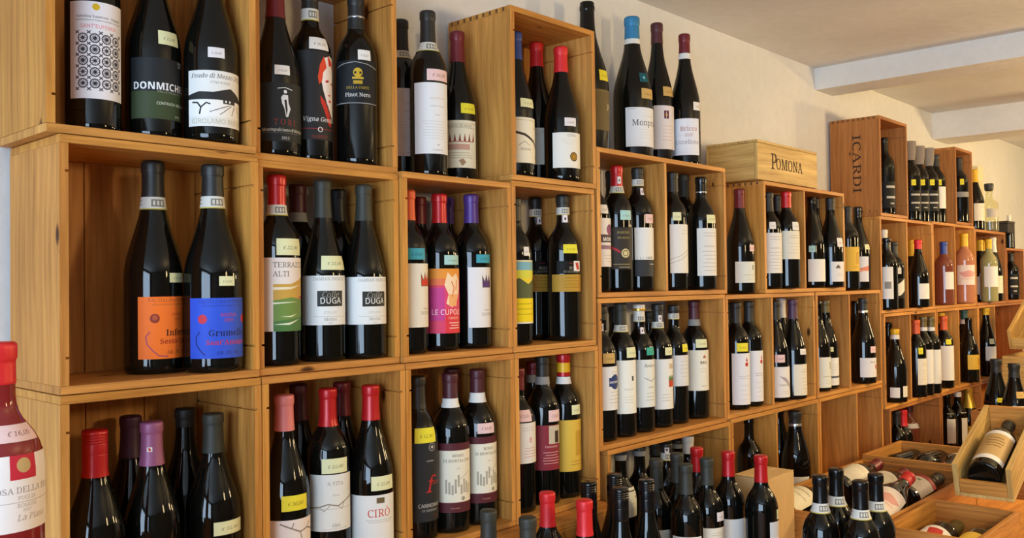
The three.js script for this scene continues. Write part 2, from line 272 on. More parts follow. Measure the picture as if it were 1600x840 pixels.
const DES = {
  eufemia: (p) => { p.bg('#e9e8ee').C('#d8b52c', 45, 6, 6).T('Valtellina Superiore - Valgella', 52, 17, 6.6, '#333', SAN).T('Denominazione di Origine Controllata e Garantita', 52, 20.5, 4.0, '#444', SAN).T("SANT'EUFEMIA", 50, 28, 10, '#e08a90', SAN);
    for (let r = 0; r < 5; r++) for (let c = 0; c < 4; c++) { const x = 24 + c * 19, y = 38 + r * 11.5, k = p.h; p.C('#2b2b35', x, y, 7.4, 1.8).C('#2b2b35', x, y, 2.2, 1); for (let a = 0; a < 4 + (r + c) % 3; a++) { const t = a * 3.14159 / (4 + (r + c) % 3); p.P('#2b2b35', [[x - 6 * Math.cos(t), y - 600 * Math.sin(t) / k], [x + 6 * Math.cos(t), y + 600 * Math.sin(t) / k]], 1); } }
    for (let r = 0; r < 6; r++) for (let c = 0; c < 5; c++) { const x = 14.5 + c * 19, y = 32.2 + r * 11.5; p.P('#2b2b35', [[x - 3, y - 1.5], [x + 3, y + 1.5]], 1.5).P('#2b2b35', [[x - 3, y + 1.5], [x + 3, y - 1.5]], 1.5); } },
  don: (p) => p.bg('#26282a').R('#3e4a30', 0, 55, 100, 45).T('ETNA', 75, 6, 5, '#ddd', SAN).T('DOC', 75, 11, 5, '#ddd', SAN).T('DONMICHELE', 50, 52, 15.5, '#eee', SAN, 'center', 'bold').T('VINI DI NICOLA GUMINA', 62, 57, 5, '#9aa58a', SAN).T('CONTRADA MOGANAZZI', 66, 76, 6, '#d8dccf', SAN).T('2012', 68, 95, 5, '#d8dccf', SAN),
  feudo: (p) => p.bg('#e8e6df').T('Feudo di Mezzo 2012', 50, 14, 10.5, '#333', SER, 'center', 'italic').T('ETNA ROSSO', 52, 24, 6, '#999', SAN).P('#2e2e30', [[0, 44], [20, 38], [40, 39], [68, 30], [100, 48], [100, 56], [0, 52]]).R('#f2f0ea', 0, 52, 100, 30).R('#333', 55, 50, 22, 8).R('#eee', 58, 52, 3, 4).R('#eee', 65, 52, 3, 4).P('#222', [[20, 78], [22, 66], [17, 58], [8, 57]], 2.2).P('#222', [[22, 66], [30, 58], [36, 60]], 2).P('#444', [[35, 74], [66, 60]], 1).P('#444', [[50, 78], [70, 60]], 1).P('#444', [[70, 78], [76, 60]], 1).P('#444', [[90, 78], [82, 60]], 1).T('GIROLAMO RUSSO', 50, 94, 11.5, '#b9b49c', SAN),
  tori: (p) => p.bg('#2a2c2c').C('#e6e6e6', 50, 16, 3.2).P('#dcdcdc', [[46, 21], [55, 21], [56, 34], [60, 44], [55, 58], [51, 58], [48, 44], [44, 36], [42, 26]]).P('#2a2c2c', [[48, 30], [52, 29], [54, 46], [52, 56], [50, 44]]).P('#e6e6e6', [[36, 11], [50, 9], [64, 12]], 1.5).T('T O R I', 50, 72, 16, '#9c3634').T("Montepulciano d'Abruzzo", 52, 82, 8.6, '#e5e5dc').R('#777', 10, 85, 80, 0.6).T('2013', 50, 96, 8, '#ddd'),
  face: (p) => { p.bg('#2b2b2c').P('#efe6e2', [[62, 8], [80, 4], [100, 6], [100, 78], [84, 70], [70, 58], [60, 44], [54, 30], [56, 16]]).P('#d9482a', [[62, 6], [52, 16], [47, 30], [50, 38], [57, 34], [60, 24], [70, 18], [66, 10]]).P('#d2402a', [[74, 4], [92, 10], [98, 20], [86, 14], [78, 16]]).P('#c6332a', [[52, 50], [64, 56], [80, 70], [88, 84], [76, 82], [62, 66], [54, 58]]).P('#b03030', [[66, 33], [76, 31], [77, 34], [67, 35]]).P('#b03030', [[86, 34], [96, 33], [96, 36], [87, 36]]).P('#b33', [[74, 48], [84, 47], [80, 50]]).P('#c33', [[74, 54], [88, 54], [81, 57]]).T('Vigna Gentile', 54, 79, 15.5, '#f0f0f0', SER, 'center', 'italic').R('#b33', 8, 87, 84, 0.6).C('#eee', 52, 88, 5, 1.6).T('DIANESE', 52, 97.5, 11, '#a33a30'); },
  pinot: (p) => p.bg('#1d2024').P('#a9a9a4', [[0, 16], [25, 8], [50, 4], [75, 8], [100, 16]], 1.4).P('#a9a9a4', [[0, 97], [100, 97]], 1.4).C('#c9a72e', 55, 28, 9).R('#c9a72e', 44, 38, 22, 5).R('#1d2024', 48, 26, 4, 5).R('#1d2024', 58, 26, 4, 5).R('#b8962a', 46, 46, 18, 8).T('DELLA CORTE', 55, 65, 8, '#c9a72e').T('Pinot Nero', 55, 83, 12, '#e4e4dc'),
  quona: (p) => p.bg('#e4e4e2').T('QUONA', 62, 24, 13, '#c9b8a2').T('Chianti Rufina', 62, 34, 7, '#9aa0a0', SER, 'center', 'italic').T('RISERVA', 62, 46, 4, '#888').lines('#cfcfcd', 55, 54, 64, 7, 4, 0.8).C('#aaa', 62, 87, 3).T('I VERONI', 62, 95, 8, '#777'),
  chateau: (p) => { p.bg('#e5dcc0').R('#b9a888', 0, 7, 100, 1).R('#b9a888', 0, 16, 100, 1).T('CHATEAU DE PIZAY', 50, 14, 8.5, '#6a5a4a').R('#b07a68', 12, 44, 76, 2).R('#c79a84', 22, 50, 56, 12); for (let k = 0; k < 7; k++) p.P('#8a3a30', [[14 + k * 12, 44], [17 + k * 12, 27], [20 + k * 12, 44]]); p.lines('#bba88a', 50, 68, 70, 3, 5, 1.4).P('#a08060', [[50, 84], [60, 80], [68, 88], [58, 96]]); },
  sweep: (p) => p.bg('#e9e5cf').P('#3a3532', [[0, 32], [30, 38], [62, 52], [100, 78]], 6).R('#bbb28c', 0, 6, 100, 1).T('Barolo', 74, 24, 8, '#777').P('#c2bda8', [[14, 62], [30, 52], [46, 62]], 3).T('RAVONE', 34, 72, 9, '#8a8470', SAN).T('2009', 74, 88, 7, '#888'),
  curl: (p) => p.bg('#e9e6d6').P('#bdb8a0', [[10, 20], [40, 8], [70, 18]], 1).C('#a9812e', 90, 66, 12).C('#7a5a20', 90, 66, 8, 2).T('ʃ', 20, 82, 16, '#888'),
  cuna: (p) => p.bg('#e8e6da').T('CUNA', 58, 12, 12, '#777', SER).lines('#d5d2c4', 52, 20, 50, 3, 6, 1).C('#5a3d22', 64, 68, 13).C('#b5872c', 64, 68, 10).C('#7a5a20', 64, 68, 6, 2),
  pise: (p) => p.bg('#6d5f3c').T('Pis', 60, 50, 26, '#cfc7a8', SER, 'center', 'italic').R('#8a7a4c', 0, 4, 100, 1.4),
  mon: (p) => p.bg('#e3e5e7').R('#b9c9a0', 50, 22, 40, 1).T('Monprà', 55, 46, 24, '#3a3a3a').lines('#cfd3c8', 60, 56, 50, 4, 7, 1).R('#9aa', 6, 4, 20, 1.4),
  crest: (p) => p.bg('#e2d8d4').R('#5a2a3a', 38, 12, 20, 18).R('#e2d8d4', 46, 14, 3, 14).R('#c8953a', 42, 20, 12, 3).lines('#d9b9a8', 55, 46, 50, 5, 8, 1.4),
  bricco: (p) => p.bg('#e6e6ea').T('Bricco', 62, 34, 23, '#a8655c').T('dell’', 62, 50, 17, '#b08a80').T('Uccellone', 58, 70, 21, '#8a8088').R('#d5c2c0', 0, 46, 45, 0.8),
  monte: (p) => p.bg('#e8e4e0').C('#8a4a70', 60, 24, 18).R('#5a4a52', 14, 34, 80, 16).T('MONTE', 56, 47, 19, '#eee', SAN, 'center', 'bold').R('#9a7a90', 20, 56, 70, 8).lines('#c9c4bc', 55, 76, 50, 3, 6, 1.4),
  brun: (p) => p.bg('#37332e').R('#26231f', 0, 0, 100, 3).T('BARONE', 62, 16, 13, '#b3a55c').T('RICASOLI', 62, 28, 11, '#b3a55c').P('#b0303a', [[0, 38], [50, 56], [50, 62], [0, 44]]).C('#d4c795', 68, 62, 15).C('#6a5c34', 68, 62, 9, 3).R('#a89a60', 25, 87, 60, 1.4).R('#c9c0a0', 45, 94, 40, 1.2),
  valdi: (p) => { p.bg('#e5e4dd').R('#33363a', 0, 66, 100, 34); for (let k = 0; k < 9; k++) p.R('#55585c', 8 + k * 10, 60, 1, 6); p.T('valdi', 55, 64, 12, '#444').R('#b9b7ae', 55, 74, 30, 1.5); },
  arcs: (p) => p.bg('#e3e1d8').P('#aaa294', [[0, 72], [40, 64], [100, 44]], 1.6).P('#aaa294', [[0, 80], [40, 72], [100, 52]], 1.6).lines('#cbc7bb', 60, 12, 30, 2, 7, 1.4),
  sprig: (p) => p.bg('#e8e6df').P('#a8a49a', [[60, 8], [54, 28], [62, 44], [52, 62], [58, 78]], 1.2).C('#b8b2a6', 48, 34, 3).C('#b8b2a6', 66, 52, 3).C('#b8b2a6', 50, 76, 3),
  docs: (p) => p.bg('#e1dfd8').lines('#b3aea4', 55, 10, 60, 2, 6, 1.2).T('BERARDENGA', 52, 40, 9, '#9a958b').lines('#bdb8ae', 55, 48, 70, 6, 8, 1.3),
  park: (p) => p.bg('#e8d13c').R('#7fb2bf', 0, 3, 100, 13).R('#d8d54a', 0, 16, 100, 12).P('#58603c', [[0, 36], [30, 28], [60, 38], [100, 26], [100, 60], [0, 60]]).R('#f0d820', 0, 60, 100, 36).lines('#b9a51c', 50, 68, 70, 3, 8, 1.3).R('#e8e6da', 0, 97, 100, 3).R('#e8e6da', 0, 0, 100, 2),
  gold: (p) => p.bg('#b98f35').lines('#9c7424', 60, 18, 56, 4, 18, 4),
  rocca: (p) => p.bg('#0d0e0c').R('#8f2530', 40, 18, 20, 4).T('ROCCA', 58, 66, 13, '#b4aa94').T('DI MONTEGROSSI', 58, 90, 10, '#a49a86'),
  crownred: (p) => { p.bg('#e9e5d4'); crown(p, '#d8392c', 62, 36, 19); p.T('Bolgheri', 62, 72, 7, '#8a867a').T('SAPAIO', 62, 80, 14, '#999488', SAN); },
  crownpurple: (p) => { p.bg('#e6e4e2'); crown(p, '#5a3b78', 62, 34, 19); p.T('Bolgheri', 62, 72, 7, '#8a868a').T('SAPAIO', 62, 80, 14, '#9a969a', SAN); },
  cupole: (p) => { p.bg('#dd4a6e').R('#e8963a', 0, 0, 100, 16).R('#e67a4e', 0, 16, 45, 10).R('#c8458e', 0, 30, 40, 50).R('#dd3c44', 42, 62, 58, 38).P('#f6d8b0', [[48, 6], [60, 14], [72, 8], [90, 20], [88, 34], [78, 48], [60, 60], [44, 54], [50, 40], [40, 26]]).P('#f0b070', [[50, 40], [80, 40], [74, 58], [52, 58]]).P('#e07a52', [[58, 20], [66, 30], [60, 44]], 3).P('#e07a52', [[76, 18], [72, 34]], 3).T('LE CUPOLE', 50, 71, 19, '#f4dfe0', SAN).T('TRINORO', 66, 78, 9, '#f0c9b0', SAN).lines('#f5e0d0', 70, 83, 40, 3, 4, 1.2); },
  alti: (p) => p.bg('#e6dcd2').T('TERRAZZE', 60, 14, 17, '#6a6058').T('ALTI', 40, 26, 17, '#6a6058').P('#c8a04a', [[24, 36], [60, 36], [100, 26], [100, 56], [24, 60]]).P('#e9dfc0', [[24, 40], [60, 40], [88, 37], [60, 43], [24, 44]]).P('#b04a3a', [[80, 54], [100, 52], [100, 59]]).P('#6f8e48', [[24, 58], [60, 54], [100, 58], [100, 100], [24, 100]]).P('#4f7a44', [[24, 86], [100, 80], [100, 100], [24, 100]]).P('#e6ead0', [[24, 60.5], [80, 60], [24, 63]]).P('#e6ead0', [[36, 80], [60, 78.5], [76, 76], [60, 80.5]]).P('#e6ead0', [[24, 90], [56, 88], [84, 83], [56, 91]]),
  duga: (p) => p.bg('#e4e5e0').T('DAMIAN PRINCIC', 62, 10, 9, '#8f8f88').R('#33332f', 38, 31, 50, 31).T('Colle', 62, 44, 17, '#9a9a90', SER, 'center', 'italic').T('DUGA', 63, 57, 17, '#ecece6', SAN).T('COLLIO', 62, 77, 8, '#b9b9b0').R('#c4c4bb', 30, 82, 64, 1.2).T('Merlot', 62, 91, 9, '#8f8f86').T('2012', 62, 97, 5, '#aaa'),
  inferno: (p) => { p.bg('#fa7a2c').T('VALTELLINA SUPERIORE', 56, 9, 8, '#8a4520').T('denominazione di origine controllata', 56, 14, 4.6, '#9a5428').C('#8f3a2c', 25, 35, 7).C('#b85a3a', 25, 34, 4).T('RISERVA', 62, 31, 6.5, '#c4452a').T('2009', 62, 39, 6.5, '#c4452a').T('Inferno', 66, 63, 15.5, '#4d2018', SER, 'center', 'bold').T('Sesto Canto', 64, 76, 13, '#9a2f20', SER, 'center', 'bold').P('#a8506a', [[18, 56], [12, 64], [14, 76], [22, 86], [30, 94], [44, 96]], 1.8).T('AR. PE. PE.', 62, 92, 9, '#6a3020'); },
  grumello: (p) => { p.bg('#3458d2').T('VALTELLINA SUPERIORE', 56, 9, 8, '#27347c').T('denominazione di origine controllata', 56, 14, 4.6, '#27347c').C('#d03a4a', 22, 35, 7).C('#d03a4a', 96, 35, 7).T('RISERVA', 62, 31, 8, '#d8384a', SAN).T('2009', 62, 39, 8, '#d8384a', SAN).T('Grumello', 62, 63, 15.5, '#1c2350', SER, 'center', 'bold').T("Sant'Antonio", 62, 77, 12.5, '#c83048', SER, 'center', 'bold').P('#25307a', [[18, 56], [12, 64], [12, 76], [20, 88], [26, 94]], 1.8).T('AR. PE. PE.', 62, 93, 9, '#1f2a66'); },
  branch: (p) => p.bg('#e6dcd4').P('#8a7a70', [[20, 8], [40, 20], [56, 30], [72, 24], [96, 34]], 2.4).P('#8a7a70', [[40, 20], [44, 8]], 1.8).P('#8a7a70', [[56, 30], [60, 48]], 1.8).P('#8a7a70', [[72, 24], [80, 12]], 1.8),
  vita: (p) => p.bg('#e2e1d8').T('’A VITA', 56, 20, 12, '#9a9088').T('Rosso', 58, 38, 6, '#a9a49a').P('#8a8070', [[0, 60], [24, 57], [42, 52], [62, 56], [84, 46], [100, 42]], 2.4).P('#a89a84', [[24, 57], [34, 64], [46, 54]], 1.6).P('#a89a84', [[62, 56], [70, 62], [76, 50]], 1.6).R('#b9b4a8', 0, 60, 100, 0.8).T('Cirò', 58, 92, 10, '#7a766e').R('#bfbab0', 30, 95, 56, 0.8),
  ciro: (p) => p.bg('#e4e2da').R('#6a5a3c', 56, 6, 16, 11).T('CIRÒ', 62, 44, 24, '#c04a3c').lines('#b9b2a4', 64, 50, 60, 2, 4, 1),
  forte: (p) => p.bg('#2b2c2d').C('#b9b6ae', 66, 8, 9, 1.4).C('#b9b6ae', 66, 8, 4).T('cantina', 60, 26, 7, '#cfcac0').T('f', 56, 64, 62, '#c22a2c', SER, 'center', 'italic').T('orte', 78, 55, 16, '#c22a2c', SER, 'center', 'italic').T('CANNONAU', 60, 82, 13, '#cfcac0', SAN).T('DI SARDEGNA', 60, 87, 8, '#bdb8ae', SAN).T('2013', 78, 95, 7, '#c22a2c', SAN),
  rosso: (p) => { p.bg('#57262c').R('#e5dfc8', 0, 11, 100, 74).T('ROSSO', 58, 20, 11, '#5a5248').T('DI MONTALCINO', 58, 28, 10.5, '#5a5248').T('2012', 58, 38, 5, '#999'); for (let k = 0; k < 9; k++) p.R('#a9a392', 26 + k * 7.4, 52 + (k % 3) * 4 - (k === 4 ? 10 : 0), 5, 20 - (k % 3) * 3); p.P('#b2ac9a', [[50, 56], [90, 42]], 1.4).C('#9a9484', 70, 80, 5).T('Vicentini', 50, 94, 6, '#c9a88a'); },
  redcurl: (p) => p.bg('#e2dcd0').lines('#bdb3a2', 55, 12, 50, 2, 6, 1).T('8', 60, 50, 26, '#c0403a').lines('#c98a84', 60, 62, 50, 4, 7, 1.2),
  maroon: (p) => p.bg('#8a2f38').R('#c4b69a', 62, 2, 38, 40).R('#3a2a24', 80, 14, 14, 26).T('Cannonau', 70, 50, 9, '#e0c4b4').lines('#d8a8a0', 70, 60, 50, 5, 6, 1.4),
  yellow: (p) => p.bg('#dcb548').R('#c69a34', 56, 22, 30, 48).R('#caa03c', 60, 8, 30, 1.4).C('#5a3c20', 86, 46, 3).lines('#a98434', 60, 80, 50, 2, 6, 1.2),
  caccio: (p) => { p.bg('#e6e6e2').C('#2d3f70', 62, 36, 24).R('#2d3f70', 34, 26, 56, 20); p.T('CACCHIANO', 62, 39, 10, '#e8e8f0', SAN, 'center', 'bold').lines('#c0beb4', 60, 12, 40, 2, 5, 1).lines('#c0beb4', 60, 58, 50, 4, 8, 1.4); },
  fontodi: (p) => p.bg('#eae8da').R('#4a4a40', 74, 30, 8, 9).T('Fontodi', 62, 56, 11, '#b9b4a0', SER, 'center', 'italic').lines('#d2cdb8', 64, 68, 40, 3, 5, 1),
  rodano: (p) => p.bg('#e2e4dc').T('Rodano', 58, 16, 18, '#444', SER, 'center', 'italic').P('#667', [[30, 38], [60, 46], [90, 38]], 2).T('Chianti', 62, 60, 10, '#667').lines('#b4b8b0', 60, 70, 50, 3, 7, 1.2),
  flag: (p) => p.bg('#e5e4dc').R('#8fa070', 62, 34, 38, 8).R('#c0482e', 62, 42, 38, 14).R('#5f7a4a', 62, 38, 38, 5).R('#c9bca0', 64, 10, 30, 10).lines('#c2beb2', 50, 70, 40, 3, 6, 1.2),
  grey: (p) => p.bg('#dbdad6').lines('#b9b7b2', 60, 20, 46, 5, 12, 1.6),
  brit: (p) => p.bg('#e9e3d0').P('#b0603a', [[56, 20], [64, 12], [74, 20]]).T('BRIC', 62, 34, 15, '#3f3a34', SAN, 'center', 'bold').lines('#c9c1aa', 60, 46, 40, 2, 6, 1).T('Chianti', 62, 90, 8, '#9a9482'),
  seal: (p) => p.bg('#e2dcd2').C('#b8923c', 50, 62, 16, 3).C('#caa65a', 50, 62, 10, 2),
  pomegranate: (p) => p.bg('#e3e3e6').C('#b8322e', 66, 22, 9).P('#b8322e', [[60, 16], [66, 8], [72, 16]]).lines('#c2c0c4', 58, 44, 60, 2, 4, 1.4).lines('#cfcdd0', 58, 62, 50, 4, 9, 1),
  plume: (p) => p.bg('#e4e0da').P('#a9a0a4', [[20, 30], [50, 36], [80, 60], [96, 90], [70, 66], [40, 44]]).T('Lessona', 40, 62, 13, '#666').lines('#c6c0b4', 50, 80, 50, 2, 6, 1),
  cream: (p) => p.bg('#e3dcc8').lines('#bdb49c', 56, 16, 46, 2, 8, 2).lines('#cbc3ad', 58, 44, 56, 4, 11, 1.6),
  goldbar: (p) => p.bg('#e6e3da').R('#5c6068', 0, 66, 100, 7).lines('#c3beb2', 60, 24, 50, 3, 9, 1.4),
  redmark: (p) => p.bg('#e2dfdc').T('Murato', 60, 26, 12, '#5a6a5a').P('#b83c34', [[70, 36], [84, 36], [84, 54], [77, 62], [70, 54]]).R('#e2dfdc', 76, 36, 2, 24),
  tower: (p) => p.bg('#dcded2').R('#5a5f52', 70, 22, 5, 18).C('#7a7f6a', 72, 20, 4).R('#b9bba8', 30, 62, 60, 3).lines('#c2c4b4', 60, 76, 40, 2, 8, 1.4),
  tarot: (p) => p.bg('#77756e').C('#8d8b82', 40, 30, 22).C('#3f3e3a', 60, 50, 20).C('#d8d8d0', 50, 78, 10).R('#a83a30', 0, 84, 100, 16),
  house: (p) => p.bg('#e0dedb').P('#6a5a5c', [[20, 30], [34, 14], [48, 30]]).R('#7a6a6c', 22, 28, 24, 6).lines('#c1bcb8', 46, 60, 40, 2, 10, 2),
  blaze: (p) => p.bg('#dedce0').P('#e0886a', [[40, 60], [60, 48], [100, 36], [100, 58], [60, 58]]).P('#e8a890', [[30, 58], [60, 52], [90, 56], [60, 62]]),
  wave: (p) => p.bg('#14130f').P('#e6e2d2', [[10, 40], [50, 26], [100, 0], [100, 60], [60, 84], [10, 96]]),
  strip: (p) => p.bg('#e2e0d8').R('#8a8a84', 20, 46, 60, 22),
  diamond: (p) => p.bg('#171612').P('#d9a446', [[50, 2], [96, 46], [50, 98], [4, 50]]).P('#c98a44', [[50, 2], [96, 46], [50, 44]]),
  bars: (p) => { p.bg('#141518'); p.R('#b9b6ac', 24, 16, 56, 9).R('#b9b6ac', 24, 56, 56, 8).R('#a9a69c', 44, 80, 24, 6); },
  script: (p) => p.bg('#e6dfc4').T('Castello', 50, 26, 18, '#4a4238', SER, 'center', 'italic').T('dei Rampolla', 50, 50, 13, '#4a4238', SER, 'center', 'italic').P('#2a2620', [[0, 74], [30, 66], [60, 84], [60, 100], [0, 100]]),
  redtop: (p) => p.bg('#e6d9c0').R('#a83a38', 0, 0, 100, 22).R('#7a8a6a', 46, 36, 10, 10).lines('#c9b9a0', 50, 60, 50, 2, 9, 1.6),
  rosewater: (p) => p.bg('#e8d9cc').P('#d9a094', [[10, 40], [50, 26], [90, 40], [70, 60], [30, 62]]).R('#e0b9ac', 20, 66, 60, 6),
  brown: (p) => p.bg('#c2a068').R('#e4e0d8', 0, 0, 100, 12).R('#e4e0d8', 0, 86, 100, 14).lines('#8a6a3a', 50, 26, 50, 4, 9, 3),
  rosa: (p) => p.bg('#e9dfd8').R('#c0293a', 34, -2, 26, 34).C('#c0a06a', 47, 14, 7).T('ROSA DELLA PIANA', 54, 50, 9.4, '#8f8480').T('PUGLIA', 50, 58, 6, '#a59a94').R('#a8a09a', 16, 61, 68, 0.8).T('ROSATO', 50, 68, 6, '#a59a94').T('2017', 50, 74, 5, '#a59a94').T('La Piana', 56, 86, 9.5, '#a89a8a', SER, 'center', 'italic'),
  docg: (p) => p.bg('#d5d3c8').R('#77766c', 43, 20, 17, 56).R('#d0cec4', 45, 30, 3, 36).R('#d0cec4', 50, 30, 3, 36).R('#d0cec4', 55, 30, 3, 36).R('#a8a69c', 4, 24, 26, 10).R('#a8a69c', 4, 56, 26, 10).R('#a8a69c', 76, 24, 22, 10).R('#b9a94c', 0, 90, 100, 10),
  rooster: (p) => p.bg('#e8e4e4').C('#7a2a4a', 50, 50, 46, 8).P('#222', [[36, 60], [44, 30], [56, 40], [66, 28], [62, 66], [48, 72]]),
  badge: (p) => p.bg('#1f5560').C('#7ac0c4', 50, 50, 14),
  redbadge: (p) => p.bg('#e9e6e2').P('#c03a34', [[20, 20], [60, 14], [84, 80], [40, 88]]),
  whitepaint: (p) => p.bg('#e4e2da'), grayglass: (p) => p.bg('#8d8c88'),
};
const price = (bg, ink, txt) => (p) => p.bg(bg).T(txt, 50, 66, 21, ink, SER, 'center', 'italic');
Object.assign(DES, { tw1: price('#e6e2da', '#555', '€ 26,50'), tw2: price('#e2dcdc', '#666', '€ 18,00'), ty1: price('#e8dc3a', '#5a5a2a', '€ 12,50'), ty2: price('#e6d83c', '#6a6020', '€ 36,00'), tc1: price('#a8d2cc', '#4a6a6a', '€ 14,00'), tb1: price('#3fa0b4', '#1c5060', '€ 24,00'), tt1: price('#c8a462', '#7a5a2a', '€ 48,00'), tg1: price('#dfe0b0', '#6a6a50', '€ 22,00'), tp1: price('#e6c4c0', '#7a5050', '€ 16,00'), tn1: price('#3aa890', '#1c5a4c', '€ 13,00') });
function cellOf(name, aspect) {
  if (cells[name]) return cells[name];
  const n = Object.keys(cells).length, at = Math.floor(n / (GRID * GRID)), k = n % (GRID * GRID), cx = k % GRID, cy = Math.floor(k / GRID);
  if (!atlases[at]) {
    const cv = document.createElement('canvas'); cv.width = cv.height = CELL * GRID;
    const tex = new THREE.CanvasTexture(cv); tex.colorSpace = THREE.SRGBColorSpace;
    atlases[at] = { ctx: cv.getContext('2d'), tex, mat: new THREE.MeshPhysicalMaterial({ map: tex, roughness: 0.55, specularIntensity: 0.4 }) };
  }
  const A = atlases[at], p = new Pen(A.ctx, cx * CELL, cy * CELL, Math.min(8, Math.max(0.1, aspect)));
  if (!DES[name]) throw new Error('no design ' + name);
  p.begin(); DES[name](p); p.end(); A.tex.needsUpdate = true;
  const e = 1.5 / (CELL * GRID);
  return (cells[name] = { mat: A.mat, u0: cx / GRID + e, u1: (cx + 1) / GRID - e, v0: 1 - (cy + 1) / GRID + e, v1: 1 - cy / GRID - e });
}

// ------------------------------------------------------------------ bottles
const PROFILE = { // [radius, height] in metres
  bordeaux: { r: 0.0375, h: 0.30, body: 0.19, p: [[0, 0.006], [0.022, 0.004], [0.031, 0], [0.0355, 0.0015], [0.0373, 0.006], [0.0375, 0.012], [0.0375, 0.06], [0.0375, 0.12], [0.0375, 0.182], [0.0372, 0.190], [0.0360, 0.199], [0.0335, 0.208], [0.0295, 0.2165], [0.0245, 0.224], [0.0198, 0.2305], [0.0168, 0.237], [0.0152, 0.244], [0.0145, 0.252], [0.0141, 0.265], [0.0138, 0.281], [0.0140, 0.2825], [0.0151, 0.2845], [0.0151, 0.291], [0.0144, 0.2925], [0.0142, 0.2985], [0.0132, 0.30], [0, 0.30]] },
  burgundy: { r: 0.041, h: 0.296, body: 0.135, p: [[0, 0.006], [0.024, 0.004], [0.034, 0], [0.0388, 0.0015], [0.0408, 0.006], [0.041, 0.012], [0.041, 0.05], [0.041, 0.10], [0.041, 0.130], [0.0405, 0.141], [0.0393, 0.151], [0.0370, 0.162], [0.0336, 0.174], [0.0296, 0.187], [0.0252, 0.201], [0.0211, 0.215], [0.0180, 0.228], [0.0162, 0.240], [0.0152, 0.252], [0.0147, 0.265], [0.0143, 0.278], [0.0150, 0.2795], [0.0155, 0.281], [0.0155, 0.287], [0.0146, 0.2885], [0.0144, 0.2945], [0.0134, 0.296], [0, 0.296]] },
  sparkling: { r: 0.0435, h: 0.315, body: 0.15, p: [[0, 0.012], [0.026, 0.006], [0.036, 0], [0.0412, 0.0018], [0.0433, 0.007], [0.0435, 0.014], [0.0435, 0.06], [0.0435, 0.12], [0.0435, 0.145], [0.0428, 0.160], [0.0408, 0.175], [0.0376, 0.191], [0.0334, 0.207], [0.0288, 0.223], [0.0246, 0.238], [0.0212, 0.252], [0.0188, 0.265], [0.0174, 0.278], [0.0168, 0.290], [0.0180, 0.293], [0.0180, 0.300], [0.0160, 0.303], [0.0158, 0.312], [0.0140, 0.315], [0, 0.315]] },
};
for (const k in PROFILE) PROFILE[k].geo = new THREE.LatheGeometry(PROFILE[k].p.map(([r, y]) => new THREE.Vector2(r, y)), 40);
const radiusAt = (pr, y) => { for (let i = 3; i < pr.p.length - 1; i++) { const [r0, y0] = pr.p[i], [r1, y1] = pr.p[i + 1]; if (y >= y0 && y <= y1) return r0 + (r1 - r0) * (y1 > y0 ? (y - y0) / (y1 - y0) : 0); } return pr.r; };
const GLASS = {
  dark: new THREE.MeshPhysicalMaterial({ color: new THREE.Color().setRGB(0.004, 0.004, 0.003), roughness: 0.05, ior: 1.5, specularIntensity: 0.8 }),
  brown: new THREE.MeshPhysicalMaterial({ color: new THREE.Color().setRGB(0.016, 0.010, 0.005), roughness: 0.08, ior: 1.52 }),
  rose: new THREE.MeshPhysicalMaterial({ color: new THREE.Color().setRGB(0.22, 0.018, 0.018), roughness: 0.05, ior: 1.5 }),
  amber: new THREE.MeshPhysicalMaterial({ color: new THREE.Color().setRGB(0.20, 0.055, 0.03), roughness: 0.05, ior: 1.5 }),
  blush: new THREE.MeshPhysicalMaterial({ color: new THREE.Color().setRGB(0.50, 0.20, 0.10), roughness: 0.05, ior: 1.5 }),
  straw: new THREE.MeshPhysicalMaterial({ color: new THREE.Color().setRGB(0.34, 0.31, 0.13), roughness: 0.05, ior: 1.5 }),
};
const foils = {};
const foil = (c, rough = 0.38, metal = 0.15) => (foils[c + rough] ??= new THREE.MeshPhysicalMaterial({ color: c, roughness: rough, metalness: metal }));
const FOIL = { black: foil(0x262624, 0.45), matte: foil(0x33342c, 0.55), gloss: foil(0x101112, 0.2), red: foil(0xb81a1e, 0.32), brightred: foil(0xd8262a, 0.42), wine: foil(0x6e1c26, 0.4), maroon: foil(0x4e2028, 0.45), purple: foil(0x4e3280, 0.4), plum: foil(0x4a2c46, 0.45), mauve: foil(0x96587e, 0.45), pink: foil(0xd87f7c, 0.5), blue: foil(0x2d7fae, 0.45), navy: foil(0x24408e, 0.4), white: foil(0xd9d5cc, 0.5), yellow: foil(0xe0b020, 0.45), orange: foil(0xd0582c, 0.45), green: foil(0x28504c, 0.45), gold: foil(0xc8a23c, 0.3, 0.6), olive: foil(0x6a5c34, 0.4), silver: foil(0xc4c6c8, 0.25, 0.8) };

function patch(pr, a0, a1, y0, y1, cell, off = 0.0005, ny = 1) { // paper on the glass between two angles and heights
  const n = Math.max(3, Math.ceil((a1 - a0) / 0.16)), m = Math.max(1, ny), pos = [], uv = [], idx = [];
  for (let j = 0; j <= m; j++) for (let i = 0; i <= n; i++) {
    const a = a0 + (a1 - a0) * i / n, y = y0 + (y1 - y0) * j / m, r = radiusAt(pr, y) + off;
    pos.push(r * Math.sin(a), y, r * Math.cos(a)); uv.push(cell.u0 + (cell.u1 - cell.u0) * i / n, cell.v0 + (cell.v1 - cell.v0) * j / m);
  }
  for (let j = 0; j < m; j++) for (let i = 0; i < n; i++) { const k = j * (n + 1) + i; idx.push(k, k + 1, k + n + 2, k, k + n + 2, k + n + 1); }
  const g = new THREE.BufferGeometry(); g.setAttribute('position', new THREE.Float32BufferAttribute(pos, 3)); g.setAttribute('uv', new THREE.Float32BufferAttribute(uv, 2)); g.setIndex(idx); g.computeVertexNormals(); return g;
}
